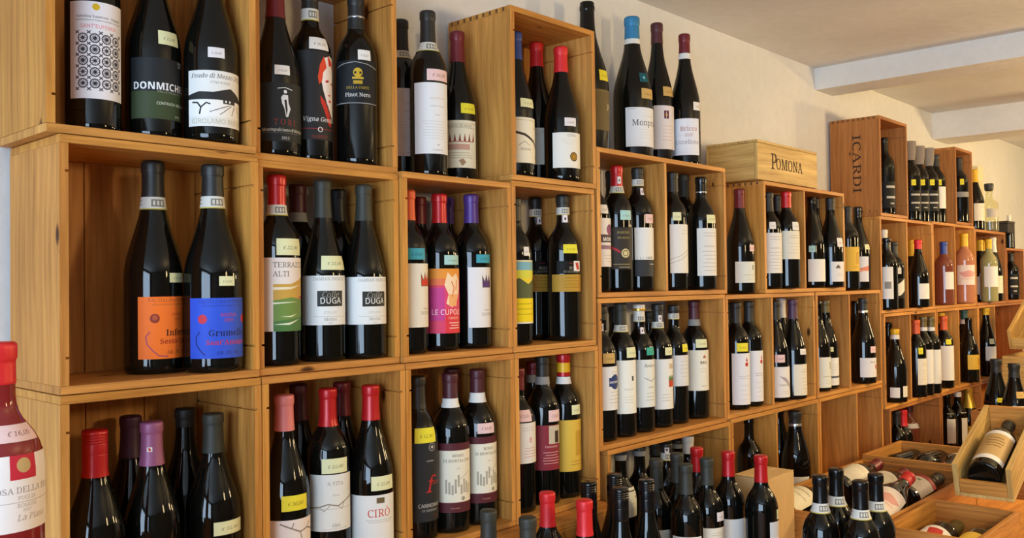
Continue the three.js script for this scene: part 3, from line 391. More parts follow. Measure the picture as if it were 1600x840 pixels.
function capGeo(pr, y0, kind) {
  const o = 0.0008, pts = [[radiusAt(pr, y0) + 0.0002, y0]], top = pr.h, ring = top - 0.019;
  pts.push([radiusAt(pr, y0) + o, y0 + 0.0004]);
  if (kind === 'screw') {
    const rr = Math.max(0.0154, radiusAt(pr, top - 0.058) + o); for (const [r, y] of pr.p) if (y > y0 + 0.002 && y < top - 0.06 && r > 0.005) pts.push([Math.max(rr, r + o), y]);
    pts.push([rr, Math.max(y0 + 0.003, top - 0.058)], [rr, top - 0.036], [rr - 0.0005, top - 0.0355], [rr - 0.0005, top - 0.0345], [rr, top - 0.034], [rr, top - 0.020]);
    for (let k = 0; k < 4; k++) { const y = top - 0.0195 + k * 0.004; pts.push([rr - 0.0008, y], [rr - 0.0008, y + 0.001], [rr + 0.0003, y + 0.0016], [rr + 0.0003, y + 0.003]); }
    pts.push([rr, top - 0.002], [rr - 0.0016, top + 0.0008], [0, top + 0.0008]);
  } else {
    for (const [r, y] of pr.p) if (y > y0 + 0.002 && y < ring - 0.002 && r > 0.005) pts.push([r + o, y]);
    const rb = radiusAt(pr, ring) + o; pts.push([rb, ring], [rb + 0.0003, ring + 0.003], [rb + 0.0013, ring + 0.0045], [rb + 0.0014, top - 0.005], [rb + 0.0011, top - 0.0015], [rb - 0.0008, top + 0.0006], [0, top + 0.0009]);
  }
  return new THREE.LatheGeometry(pts.map(([r, y]) => new THREE.Vector2(r, y)), 28);
}
const capCache = {};
// spec: { type, H, rs, glass, cap: [foil, y0, kind], bands: [[cell, y0, y1]], papers: [[name, cell, a0, a1, y0, y1]] } in real metres; returns the group, base at its origin
function buildBottle(t, s) {
  const pr = PROFILE[s.type], ks = s.H / pr.h, kr = s.rs ?? ks; t.scale.set(kr, ks, kr);
  part('glass_body', pr.geo, GLASS[s.glass ?? 'dark'], t);
  const Y = (y) => Math.min(pr.h - 0.004, Math.max(0.006, y / ks));
  let cap; if (s.cap) { const y0 = Math.round(Y(s.cap[1]) * 500) / 500, key = s.type + y0 + (s.cap[2] ?? ''); cap = part('capsule', capCache[key] ??= capGeo(pr, y0, s.cap[2]), FOIL[s.cap[0]], t); }
  for (const [f, y0, y1] of s.rings ?? []) { const a = Y(y0), b = Y(y1), g = new THREE.LatheGeometry([[radiusAt(pr, a) + 0.0009, a], [radiusAt(pr, a) + 0.0016, a + 0.0003], [radiusAt(pr, b) + 0.0016, b - 0.0003], [radiusAt(pr, b) + 0.0009, b]].map(([r, y]) => new THREE.Vector2(r, y)), 24); part('foil_ring', g, FOIL[f], cap ?? t); }
  for (const [c, y0, y1, a] of s.bands ?? []) { const a0 = (a ?? 0) - Math.PI, cl = cellOf(c, 0.32); part('neck_band', patch(pr, a0, a0 + 2 * Math.PI - 0.001, Y(y0), Y(y1), cl, 0.0012, 2), cl.mat, t); }
  for (const [nm, c, a0, a1, y0, y1] of s.papers ?? []) { const cl = cellOf(c, (y1 - y0) / (pr.r * kr * (a1 - a0))); part(nm, patch(pr, a0, a1, Y(y0), Y(y1), cl, nm === 'label' ? 0.0005 : 0.0009, nm === 'label' && Y(y1) < pr.body ? 1 : 5), cl.mat, t); }
  return t;
}
// a standing bottle from photo pixels. px = axis, py = top; z = depth behind (or before) the crate fronts; floor = height it stands on.
// The bottles are queued, settled so that none touches another or a crate wall, then built.
const warn = [], QUEUE = [];
function bottle(label, group, type, px, py, z, floor, o = {}) {
  const t = thing(o.name ?? 'wine_bottle', label, 'bottle', group), r = o.r ?? (type === 'bordeaux' ? 0.0365 : type === 'burgundy' ? 0.0395 : PROFILE[type].r);
  const l0 = o.lab?.[0], xv = l0 ? (Math.max(l0[1], px - 4) + l0[3]) / 2 : px + 2;
  const seen = o.table || z > 0 ? undefined : ROOMS.find((c) => { const X = atZ(xv, py + 60, c.zf).x; return Math.abs(c.floor - floor) < 0.003 && X > c.x0 - 0.012 && X < c.x1; });
  QUEUE.push({ t, label, type, px, py, z, floor, o, r, seen, P: o.table ? atY(px, py, floor + o.H) : atZ(px, py, z) });
}
function settle() {
  const gap = 0.0012;
  for (let pass = 0; pass < 7; pass++) for (const b of QUEUE) {
    const { o, px, py, z, floor, r, seen } = b, near = SOLID.filter((s) => s.y1 > floor + 0.004 && s.y0 < floor + 0.28 && s.x1 > b.P.x - 0.4 && s.x0 < b.P.x + 0.4), others = QUEUE.filter((q) => q !== b && Math.abs(q.floor - floor) < 0.2 && Math.abs(q.P.x - b.P.x) < 0.4);
    const base = o.table ? b.P0 ??= b.P.clone() : null; let best = null;
    for (let dz = -0.1; dz <= 0.1001; dz += 0.004) { if (o.table && Math.abs(dz) > 0.04) continue;
      for (let dx = -0.048; dx <= 0.0481; dx += 0.003) {
        const q = o.table ? base.clone().add(V(0, 0, dz)) : atZ(px, py, z + dz); q.x += dx; let bad = 0;
        for (const s of near) { const ex = Math.max(s.x0 - q.x, 0, q.x - s.x1), ez = Math.max(s.z0 - q.z, 0, q.z - s.z1), e = r + gap - Math.hypot(ex, ez); if (e > 0) bad += e; }
        for (const s of others) { const e = r + s.r + gap - Math.hypot(s.P.x - q.x, s.P.z - q.z); if (e > 0) bad += e * (pass < 3 ? 0.4 : 1); }
        if (seen) bad += Math.max(0, seen.x0 + r - q.x) + Math.max(0, q.x - seen.x1 + r) + Math.max(0, q.z - seen.zf);
        const cost = bad * (8 + pass * 10) + (o.table ? 2 : 0.35) * Math.abs(dz) + 3 * Math.abs(dx);
        if (!best || cost < best.cost) best = { cost, q, bad };
      } }
    b.P = best.q; b.bad = best.bad;
  }
  for (const b of QUEUE) { if (b.bad > 0.0009) warn.push(`${b.label.slice(0, 44)} squeezed by ${b.bad.toFixed(4)}`); if (b.seen) b.P.y = Math.min(b.P.y, b.seen.top - 0.003); stand(b); }
}
function stand({ t, label, type, px, floor, o, r, P }) {
  const pr = PROFILE[type], H = o.H ?? P.y - floor;
  if (H < 0.255 || H > 0.37) warn.push(`${label.slice(0, 40)} H=${H.toFixed(3)} at ${P.x.toFixed(2)},${P.z.toFixed(2)}`);
  t.position.set(P.x, floor + 0.0006, P.z);
  const d = V(EYE.x - P.x, 0, EYE.z - P.z).normalize(), rt = V(d.z, 0, -d.x), phi = Math.atan2(d.x, d.z);
  const plane = (x, y, off) => { const q = ray(x, y), o0 = V(P.x, 0, P.z).addScaledVector(d, off), k = ((o0.x - EYE.x) * d.x + (o0.z - EYE.z) * d.z) / (q.x * d.x + q.z * d.z); return EYE.clone().addScaledVector(q, k); };
  const yOf = (y, off = r * 0.9) => plane(px, y, off).y - floor;
  const pc = P.clone().sub(EYE), cx = 800 + FOCAL * pc.dot(RIGHT) / pc.dot(FWD), shift = Math.abs(cx - px) > 2 ? cx - px : 0;   // moved bottles keep their labels in place on the glass
  const aOf = (x0, y) => { const x = x0 + shift * 0.7; const q = plane(x, y, 0), s = ((q.x - P.x) * rt.x + (q.z - P.z) * rt.z) / r; return s; };
  const s = { type, H, rs: r / pr.r, glass: o.glass, papers: [], bands: [], rings: [] };
  if (o.cap) s.cap = [o.cap[0], o.cap[1] > 0 ? yOf(o.cap[1], 0.015) : H + o.cap[1], o.cap[2]];
  for (const [f, a, b] of o.rings ?? []) s.rings.push([f, yOf(b, 0.015), yOf(a, 0.015)]);
  for (const [c, a, b] of o.bands ?? []) s.bands.push([c, yOf(b, 0.015), yOf(a, 0.015), phi + 0.3]);
  const paper = (nm, [c, x0, y0, x1, y1, wide]) => {
    const ym = (y0 + y1) / 2, cy = yOf(ym), rr = radiusAt(pr, cy / (H / pr.h)) / pr.r;
    let a0 = Math.asin(Math.max(-0.985, Math.min(0.95, aOf(x0, ym) / rr))), sR = aOf(x1, ym) / rr, a1;
    if (wide) a1 = a0 + wide * Math.PI / 180; else a1 = sR > 0.9 ? Math.max(a0 + 0.3, nm === 'label' ? a0 + 2.2 : 1.25) : Math.asin(Math.max(-0.9, sR));
    if (a1 - a0 < 0.15) a1 = a0 + 0.15;
    s.papers.push([nm, c, phi + a0, phi + a1, Math.max(0.012, yOf(y1, r * 0.8)), yOf(y0, r * 0.8)]);
  };
  for (const l of o.lab ?? []) paper('label', l);
  for (const l of o.tag ?? []) paper('price_tag', l);
  for (const l of o.stk ?? []) paper('sticker', l);
  buildBottle(t, s);
}
const fT1 = yM1 + 0.001 + T, fT2 = NY(0.162) + 0.001 + T, f3 = NY(0.166), fT4 = NY(0.1705) + 0.001 + T, top5 = NY(0.2495), fT5 = NY(-0.0265) + T, fM = yM0 + 0.001 + T, fL = LEDGE + 0.001 + T;
const fM5 = NY(-0.306) + 0.001 + T, fL5 = TABLE + 0.001 + T, fM6 = NY(-0.301) + T, top6 = NY(-0.0295), fT6 = NY(-0.0285) + T, fT8 = NY(0.1875) + T, top8 = NY(0.1865), top10 = NY(0.1815), fM8 = NY(-0.099) + T, fN8 = NY(-0.38) + T, fO8 = TABLE2 + 0.001 + T;
const bt = bottle, A = 'bottles in the near stack', B = 'bottles in the middle stack', C = 'bottles in the far stack', D = 'bottles standing on tops of crates', F = 'bottles in front on the table', K = 'second-row bottles standing behind others';
// --- top row of the near stack
bt('bottle with white label printed with black patterned discs', A, 'bordeaux', 145, 0, -0.07, fT1, { H: 0.305, cap: ['black', -0.06], lab: [['eufemia', 111, 5, 187, 156, 125]] });
bt('bottle with black and green label in bold white capitals', A, 'burgundy', 239, 0, -0.075, fT1, { H: 0.296, cap: ['black', -0.06], lab: [['don', 206, 92, 279, 187, 150]], tag: [['tg1', 247, 48, 276, 70]] });
bt('bottle with drawn mountain and house on white label', A, 'burgundy', 329, 0, -0.085, fT1, { H: 0.296, cap: ['black', -0.06], lab: [['feudo', 296, 112, 366, 199, 140]], tag: [['tw2', 325, 76, 350, 92]] });
bt('dark label bottle with white figure over red letters', A, 'burgundy', 430, 0, -0.105, fT2, { H: 0.296, cap: ['wine', -0.062], lab: [['tori', 405, 130, 462, 222, 130]], tag: [['tw1', 429, 103, 452, 118]] });
bt('bottle with red-haired woman\'s face on black label', A, 'bordeaux', 484, 0, -0.09, fT2, { H: 0.30, cap: ['black', -0.045], bands: [['docg', 13, 32]], lab: [['face', 465, 80, 519, 219, 120]], tag: [['tw1', 483, 58, 511, 78]] });
bt('bottle with gold emblem between silver lines on black label', A, 'bordeaux', 556, 0, -0.10, fT2, { H: 0.305, cap: ['black', -0.06], rings: [['silver', 24, 27]], lab: [['pinot', 526, 96, 590, 164, 140]], tag: [['tw1', 559, 79, 578, 95]] });
// --- standing on the crate between the upright crates
bt('bottle half hidden behind the upright crate, grey white label', D, 'bordeaux', 626, 33, -0.13, f3, { cap: ['black', 78], bands: [['docg', 79, 92]], lab: [['quona', 618, 139, 650, 245]] });
bt('bottle with tall plain white label and black capsule', D, 'bordeaux', 668, 19.5, -0.07, f3, { cap: ['black', 65], bands: [['docg', 66, 81]], lab: [['quona', 648.5, 130, 700, 241, 120]], tag: [['tp1', 667, 109, 696, 127]] });
bt('red capsule bottle with cream landscape label of cypress trees', D, 'burgundy', 714, 51.5, -0.10, f3, { cap: ['wine', 97], lab: [['chateau', 690, 189, 746, 263, 120]], tag: [['ty1', 720, 162, 741, 178]] });
// --- upright finger-jointed crate
bt('blue capsule bottle with dark sweep across cream label', A, 'burgundy', 804, 52, -0.06, fT4, { cap: ['navy', 92], lab: [['sweep', 802, 184, 832, 255, 120]], tag: [['tg1', 813, 154, 832, 168]] });
bt('red capsule bottle with medallion at cream label edge', A, 'burgundy', 838, 64, -0.128, fT4, { cap: ['brightred', 103], lab: [['curl', 832, 201, 866, 258, 110]] });
bt('red capsule bottle with round gold medallion low on label', A, 'burgundy', 876, 75, -0.07, fT4, { cap: ['brightred', 113], lab: [['cuna', 864, 208, 904, 263, 110]], tag: [['tw2', 882, 185, 899, 198]] });
// --- on top of the divided crate
bt('tall bottle with olive label half behind the upright crate', D, 'burgundy', 917, 0, -0.10, top5, { H: 0.365, r: 0.049, lab: [['pise', 925, 140, 951, 204, 110]], tag: [['ty1', 936, 109, 950, 126]] });
bt('large blue capsule bottle with white label', D, 'burgundy', 987, 28.6, -0.10, top5, { r: 0.050, cap: ['blue', 61], bands: [['whitepaint', 61, 69]], lab: [['mon', 978, 169, 1020, 230, 110]], tag: [['tt1', 1002, 139, 1019, 155]], stk: [['badge', 999, 114, 1011, 129]] });
bt('dark red capsule bottle with crest on pinkish label', D, 'burgundy', 1026, 38, -0.12, top5, { r: 0.041, cap: ['maroon', 67], lab: [['crest', 1022, 166, 1051, 234, 100]], tag: [['tt1', 1036, 136, 1051, 151]] });
bt('red capsule bottle with red and grey lettered label', D, 'burgundy', 1069, 55, -0.075, top5, { cap: ['wine', 83], bands: [['whitepaint', 83, 92]], lab: [['bricco', 1051, 186, 1096, 243, 120]], tag: [['tw1', 1083, 160, 1096, 173]] });
// --- divided crate, left half
bt('bottle with purple lettered label at the crate edge', B, 'bordeaux', 928, 262, -0.065, fT5, { cap: ['black', 292], lab: [['monte', 930, 341, 949, 417, 110]], tag: [['tw1', 938, 320, 949, 334]] });
bt('black capsule bottle behind the coat of arms label bottle', K, 'bordeaux', 955, 268, -0.132, fT5, { cap: ['black', 292] });
bt('red capsule bottle with gold arms on dark label', B, 'bordeaux', 963, 260, -0.05, fT5, { cap: ['red', 291], bands: [['docg', 291, 302]], lab: [['brun', 948, 355, 985, 421, 110]], tag: [['tc1', 969, 329, 985, 344]], stk: [['rooster', 964, 275, 970, 286]] });
bt('black capsule bottle with white over black label', B, 'bordeaux', 996, 263, -0.07, fT5, { cap: ['black', 279], bands: [['docg', 280, 291]], lab: [['valdi', 992, 356, 1020, 432, 110]], tag: [['tp1', 1008, 335, 1020, 349]], stk: [['rooster', 1000, 293, 1005, 304]] });
// right half
bt('bottle with curved lines on white label beside divider', B, 'bordeaux', 1050, 270, -0.035, fT5, { cap: ['black', 300], lab: [['arcs', 1047, 351, 1064, 427, 110]], tag: [['tg1', 1051, 332, 1064, 345]] });
bt('olive capsule bottle with sprig drawing on white label', B, 'bordeaux', 1068, 274, -0.09, fT5, { cap: ['matte', 308], lab: [['sprig', 1063, 351, 1090, 425, 110]], tag: [['tc1', 1074, 334, 1089, 349]] });
bt('silver ringed bottle with text-filled white label', B, 'bordeaux', 1095, 277.6, -0.065, fT5, { cap: ['gloss', 302], rings: [['silver', 299, 301]], lab: [['docs', 1089.5, 357, 1117, 431, 110]], tag: [['tg1', 1104, 336, 1117, 349]] });
// --- middle row of the near stack
bt('bottle with yellow and blue landscape label at crate edge', A, 'bordeaux', 803, 310, -0.05, fM, { cap: ['black', 345], lab: [['park', 796, 407, 826, 506, 110]], tag: [['tw1', 818, 386, 826, 400]] });
bt('gold band bottle without price tag', A, 'bordeaux', 836, 310, -0.125, fM, { cap: ['black', 326], bands: [['docg', 327, 339]], lab: [['gold', 820, 429, 862, 456, 120], ['rocca', 822, 408, 862, 428, 120]], stk: [['rooster', 838, 338, 846, 350]] });
bt('gold band bottle with yellow tag and white oval sticker', A, 'bordeaux', 879, 305, -0.065, fM, { r: 0.0365, cap: ['black', 323], bands: [['docg', 324, 336]], lab: [['gold', 863, 429, 906, 456, 130], ['rocca', 870, 408, 906, 428, 110]], tag: [['ty1', 880, 382, 901, 396]], stk: [['rooster', 878, 335, 887, 347], ['redbadge', 896, 408, 905, 424]] });
bt('orange red capsule bottle with red crown label', A, 'bordeaux', 636, 298, -0.055, fM, { cap: ['orange', 344], lab: [['crownred', 634, 412, 665, 512, 110]], tag: [['tb1', 636, 388, 663, 406]] });
bt('dark red capsule bottle behind the red crown bottle', K, 'bordeaux', 656, 309, -0.132, fM, { cap: ['wine', 350] });
bt('red capsule bottle with pink and orange label', A, 'bordeaux', 686, 304, -0.065, fM, { cap: ['red', 349], lab: [['cupole', 670, 420, 718, 521, 125]], tag: [['tc1', 694, 399, 717, 414]] });
bt('purple capsule bottle hidden behind the pink label bottle', K, 'bordeaux', 706, 310, -0.135, fM, { cap: ['purple', 350] });
bt('purple capsule bottle with purple crown label', A, 'bordeaux', 736, 305, -0.065, fM, { cap: ['purple', 349], lab: [['crownpurple', 732, 418, 768, 512, 105]], tag: [['tb1', 744, 398, 766, 411]] });
bt('red capsule bottle with striped hill landscape label', A, 'bordeaux', 432, 275, -0.05, fM, { cap: ['red', 320], bands: [['docg', 320, 337]], lab: [['alti', 410, 403, 469, 518, 125]], tag: [['tg1', 432, 373, 469, 399]] });
bt('dark red capsule bottle behind the hill landscape bottle', K, 'bordeaux', 467, 290, -0.137, fM, { cap: ['maroon', 332], bands: [['grayglass', 332, 347]] });
bt('black capsule white label bottle with yellow price tag', A, 'burgundy', 504, 283, -0.055, fM, { r: 0.037, cap: ['matte', 339.6], rings: [['yellow', 283, 286]], lab: [['duga', 473, 431, 540, 508, 140]], tag: [['tg1', 502, 400, 535, 422]] });
bt('black capsule bottle behind two white label bottles', K, 'bordeaux', 530, 297, -0.14, fM, { cap: ['black', 345] });
bt('black capsule white label bottle without price tag', A, 'burgundy', 568, 290, -0.06, fM, { r: 0.037, cap: ['matte', 345], rings: [['yellow', 290, 293]], lab: [['duga', 541, 433, 602, 507, 140]] });
bt('large bottle with bright orange label', A, 'burgundy', 239, 252, -0.085, fM, { r: 0.042, cap: ['black', 308], bands: [['docg', 308, 328]], lab: [['inferno', 216.5, 464, 291, 561, 130]], tag: [['tg1', 264, 427, 285, 442]] });
bt('large bottle with bright blue label', A, 'burgundy', 332, 259, -0.075, fM, { r: 0.042, cap: ['black', 307], bands: [['docg', 307, 326]], lab: [['grumello', 298.5, 466, 379, 560, 130]], tag: [['tg1', 342, 432, 365, 447]] });
// --- bottom row of the near stack
bt('bottle with glossy red screw cap', A, 'burgundy', 148, 672, -0.055, fL, { cap: ['red', 746, 'screw'] });
bt('dark plum capsule bottle behind the mauve one', K, 'burgundy', 204, 650, -0.132, fL, { cap: ['plum', 716] });
bt('mauve capsule bottle with red dot', A, 'burgundy', 237, 659, -0.05, fL, { cap: ['mauve', 729], stk: [['redbadge', 230, 702, 238, 709]] });
bt('plain black topped bottle at the crate back', K, 'burgundy', 289, 638, -0.13, fL, { cap: ['black', 668] });
bt('matte black capsule bottle with handwritten cream tag', A, 'burgundy', 333, 646, -0.055, fL, { cap: ['matte', 708], tag: [['tg1', 334, 815, 375, 836]] });
bt('pink capsule bottle with twig label and yellow tag', A, 'burgundy', 444, 617, -0.05, fL, { cap: ['pink', 674], lab: [['branch', 422, 812, 489, 880, 130]], tag: [['ty2', 440, 774, 478, 798]] });
bt('dark wine capsule bottle behind the pink capsule bottle', K, 'burgundy', 471, 600, -0.134, fL, { cap: ['maroon', 657] });
bt('red capsule bottle with twig line on white label', A, 'bordeaux', 512, 606.7, -0.055, fL, { cap: ['red', 666], lab: [['vita', 485, 741, 549, 829, 130]], tag: [['tg1', 503, 716, 541, 739]] });
bt('dark wine capsule bottle at the crate back', K, 'burgundy', 536, 597, -0.134, fL, { cap: ['wine', 650] });
bt('red capsule bottle with red capitals on white label', A, 'burgundy', 579, 601.7, -0.055, fL, { r: 0.039, cap: ['red', 657], lab: [['ciro', 550, 773, 614, 850, 130]], tag: [['tg1', 580, 744, 612, 766]] });
bt('bottle with big red letter on black label', A, 'bordeaux', 652, 588, -0.055, fL, { cap: ['black', 640], lab: [['forte', 636, 690, 681, 815, 120]], tag: [['ty1', 648, 669, 679, 692]] });
bt('maroon banded castle label bottle without price tag', A, 'bordeaux', 703, 583, -0.05, fL, { cap: ['maroon', 623], bands: [['whitepaint', 623, 637]], lab: [['rosso', 682, 692, 735, 800, 125]] });
bt('maroon banded castle label bottle with pink price tag', A, 'bordeaux', 745.5, 577, -0.075, fL, { cap: ['maroon', 614], bands: [['whitepaint', 614, 629]], lab: [['rosso', 730, 682, 778, 785, 125]], tag: [['tp1', 746, 661, 771, 677]] });
bt('maroon capsule bottle behind the castle label bottles', K, 'bordeaux', 711, 575, -0.138, fL, { cap: ['maroon', 610] });
bt('bottle with red scroll on cream label at crate edge', A, 'bordeaux', 808, 575, -0.05, fL, { cap: ['wine', 610], lab: [['redcurl', 800, 661, 829, 724, 110]], tag: [['tp1', 808, 641, 829, 659]] });
bt('dark bottle behind the maroon label bottle', K, 'bordeaux', 832, 565, -0.135, fL, { cap: ['wine', 586], bands: [['grayglass', 586, 598]] });
bt('bottle with maroon label and grey neck band', A, 'bordeaux', 847, 556, -0.055, fL, { r: 0.036, cap: ['black', 589], bands: [['grayglass', 589, 601]], lab: [['maroon', 826, 664, 875, 734, 130]], tag: [['tp1', 857, 641, 875, 659]] });
bt('bottle with yellow label and red yellow striped capsule', A, 'bordeaux', 880, 552, -0.075, fL, { cap: ['red', 589], rings: [['yellow', 567, 582]], bands: [['whitepaint', 589, 600]], lab: [['yellow', 872, 656, 909, 736, 115]], tag: [['tg1', 893, 633, 909, 648]] });
// --- wide packed crate
bt('bottle with blue oval on white label', B, 'bordeaux', 938, 478, -0.05, fM5, { cap: ['black', 500], lab: [['caccio', 936, 573, 960, 641, 110]], tag: [['tt1', 942, 552, 960, 568]], stk: [['rooster', 936, 506, 943, 518]] });
bt('bottle with tall blank cream label and small dark square', B, 'bordeaux', 969, 474, -0.05, fM5, { r: 0.036, cap: ['matte', 507], bands: [['docg', 508, 519]], lab: [['fontodi', 956, 563, 993, 646, 110]], tag: [['tg1', 979, 543, 993, 559]] });
bt('white and gold capsule bottle with italic lettered label', B, 'bordeaux', 998, 475.5, -0.055, fM5, { r: 0.036, cap: ['white', 500], rings: [['gold', 482, 486]], bands: [['docg', 493, 503]], lab: [['rodano', 994, 562, 1019, 636, 105]], tag: [['tn1', 1010, 543, 1020, 555]], stk: [['rooster', 1000, 512, 1006, 522]] });
bt('bottle with green and red picture on white label', B, 'bordeaux', 1027, 475, -0.06, fM5, { r: 0.036, cap: ['black', 503], bands: [['docg', 503, 513]], lab: [['flag', 1021, 561, 1050, 639, 105]], tag: [['tg1', 1039, 543, 1050, 555]], stk: [['rooster', 1028, 493, 1034, 503]] });
bt('bottle with short grey label', B, 'bordeaux', 1052, 476.7, -0.085, fM5, { r: 0.036, cap: ['black', 490], bands: [['docg', 490, 499]], lab: [['grey', 1048, 555, 1074, 603, 105]], tag: [['ty1', 1066, 538, 1074, 550]] });
bt('wine capsule bottle with roof mark on cream label', B, 'bordeaux', 1084, 470, -0.07, fM5, { cap: ['maroon', 499], bands: [['grayglass', 499, 509]], lab: [['brit', 1074.6, 547, 1106, 610, 115]], tag: [['tg1', 1087, 530, 1104, 543]] });
bt('black capsule bottle behind the italic label bottle', K, 'bordeaux', 1013, 487, -0.14, fM5, { cap: ['black', 505] });
bt('black capsule bottle behind the blank cream label bottle', K, 'bordeaux', 960, 480, -0.135, fM5, { cap: ['black', 505] });
// --- dark bottom crate
bt('bottle with small mark on cream label in the dark crate', B, 'bordeaux', 969, 702, -0.05, fL5, { cap: ['black', 719], bands: [['grayglass', 709, 720]], lab: [['fontodi', 965, 763, 994, 808, 110]] });
bt('grey banded bottle second in the dark crate', K, 'bordeaux', 999, 698, -0.06, fL5, { cap: ['black', 709], bands: [['grayglass', 699, 713]] });
bt('unbanded black bottle in the dark crate', K, 'bordeaux', 1023, 690, -0.09, fL5, { cap: ['black', 712] });
bt('rooster seal bottle in the dark crate', K, 'bordeaux', 1041, 692, -0.05, fL5, { cap: ['black', 707], bands: [['docg', 708, 720]], stk: [['rooster', 1038, 698, 1046, 711]] });
bt('black capsule banded bottle in the dark crate', K, 'bordeaux', 1058, 687, -0.125, fL5, { cap: ['black', 700], bands: [['grayglass', 692, 701]] });
bt('white capsule bottle in the dark crate', B, 'bordeaux', 1075, 681, -0.06, fL5, { cap: ['white', 709] });
// --- pomegranate crate
bt('bottle with gold seal label beside the pomegranate bottles', B, 'bordeaux', 1137, 474, -0.13, fM6, { cap: ['black', 500], lab: [['seal', 1135, 553, 1150, 632, 110]], tag: [['ty1', 1135, 532, 1145, 547]] });
bt('pomegranate label bottle with yellow price tag', B, 'bordeaux', 1149, 472.6, -0.05, fM6, { r: 0.0365, cap: ['black', 505], lab: [['pomegranate', 1144, 552, 1170, 632, 105]], tag: [['ty1', 1151, 536, 1168, 549]] });
bt('pomegranate label bottle without price tag', B, 'bordeaux', 1170, 471, -0.06, fM6, { r: 0.0365, cap: ['black', 503], lab: [['pomegranate', 1169, 548, 1192, 627, 105]] });
bt('bottle with dark plume label beside the divider', B, 'burgundy', 1211, 470, -0.05, fM6, { r: 0.038, cap: ['black', 500], lab: [['plume', 1210, 573, 1227, 622, 110]], tag: [['tp1', 1211, 554, 1226, 566]] });
bt('white capsule bottle with feather label', B, 'burgundy', 1220, 465.5, -0.128, fM6, { r: 0.038, cap: ['white', 496], lab: [['plume', 1222, 569, 1243, 628, 110]], tag: [['tp1', 1225, 552, 1241, 561]] });
bt('plum capsule bottle with cream label and small tag', B, 'burgundy', 1238, 468, -0.052, fM6, { r: 0.038, cap: ['plum', 498], lab: [['cream', 1240, 569, 1263, 618, 110]], tag: [['tw1', 1250, 545, 1260, 554]] });
bt('olive label bottle half hidden by the crate side', B, 'burgundy', 1277, 470, -0.125, fM6, { r: 0.038, lab: [['tower', 1275, 558, 1290, 611, 110]] });
bt('olive foil bottle with grey bar on white label', B, 'burgundy', 1289, 469, -0.055, fM6, { cap: ['olive', 489], lab: [['goldbar', 1287, 559, 1309, 609, 110]], tag: [['tg1', 1286, 542, 1302, 549]] });
bt('cream label bottle half hidden by the divider', B, 'burgundy', 1336, 470, -0.125, fM6, { r: 0.038, lab: [['cream', 1332, 559, 1344, 592, 110]], tag: [['tw1', 1334, 540, 1342, 547]] });
bt('ringed bottle with red shield on white label', B, 'burgundy', 1348, 466, -0.055, fM6, { cap: ['black', 487], rings: [['silver', 485, 489]], lab: [['redmark', 1344, 559, 1370, 589, 115]], tag: [['tp1', 1360, 541, 1370, 551]] });
// --- beside and in the crate under the pale box
bt('red capsule bottle with small tower on pale label', D, 'burgundy', 1155, 296, -0.07, top6, { cap: ['wine', 324.7], lab: [['tower', 1149, 409, 1180, 442, 110]], tag: [['tp1', 1171, 383, 1180, 393]] });
bt('dark capsule bottle with tall white label beside crate side', B, 'bordeaux', 1200, 301, -0.055, fT6, { r: 0.0365, cap: ['black', 330], lab: [['docs', 1194, 364, 1212, 427, 110]], tag: [['tw1', 1202, 347, 1212, 358]] });
bt('bottle with gold label between two white labels', K, 'bordeaux', 1214, 305, -0.132, fT6, { cap: ['black', 330], lab: [['gold', 1208, 361, 1226, 434, 110]], tag: [['tw1', 1212, 344, 1222, 358]] });
bt('red capsule bottle with short cream label', B, 'bordeaux', 1228, 300, -0.055, fT6, { r: 0.0365, cap: ['red', 324.7], lab: [['cream', 1221.5, 361, 1247, 405, 115]], tag: [['tw1', 1238, 347, 1247, 360]] });
bt('pale label bottle tucked beside the divider', B, 'burgundy', 1268, 308, -0.055, fT6, { r: 0.038, lab: [['whitepaint', 1263, 405, 1276, 440, 100]], tag: [['tc1', 1264, 384, 1274, 394]] });
bt('bottle with grey picture label over red strip', B, 'burgundy', 1274, 307.5, -0.132, fT6, { r: 0.038, cap: ['black', 325], lab: [['tarot', 1278, 393, 1294, 433, 95]], tag: [['ty1', 1283, 373, 1294, 384]] });
bt('bottle with little house on white label', B, 'burgundy', 1297, 309.7, -0.055, fT6, { r: 0.038, cap: ['black', 328], lab: [['house', 1299, 409, 1319, 440, 100]], tag: [['tw1', 1308, 372, 1318, 386]] });
bt('yellow label bottle half hidden behind the divided crate', D, 'bordeaux', 1324, 345, -0.05, top6, { H: 0.29, cap: ['black', 360], lab: [['yellow', 1320, 386, 1336, 424, 110]] });
bt('bottle with orange streak on pale label', D, 'burgundy', 1340, 323.6, -0.06, top6, { cap: ['gloss', 340], lab: [['blaze', 1324, 401, 1360, 440, 130]], tag: [['tg1', 1351, 382, 1360, 390]] });
// --- bottom of the middle stack
bt('dark round shouldered bottle behind the cardboard box', K, 'bordeaux', 1170, 655, -0.09, fL5, { H: 0.30, });
bt('dark bottle half hidden beside the silver ringed one', K, 'sparkling', 1216, 650, -0.12, fL5, { H: 0.30, r: 0.042 });
bt('big dark bottle with silver ring at its neck', B, 'sparkling', 1242, 642, -0.06, fL5, { cap: ['black', 663], rings: [['silver', 662, 666]], lab: [['whitepaint', 1232, 744, 1262, 760, 90]] });
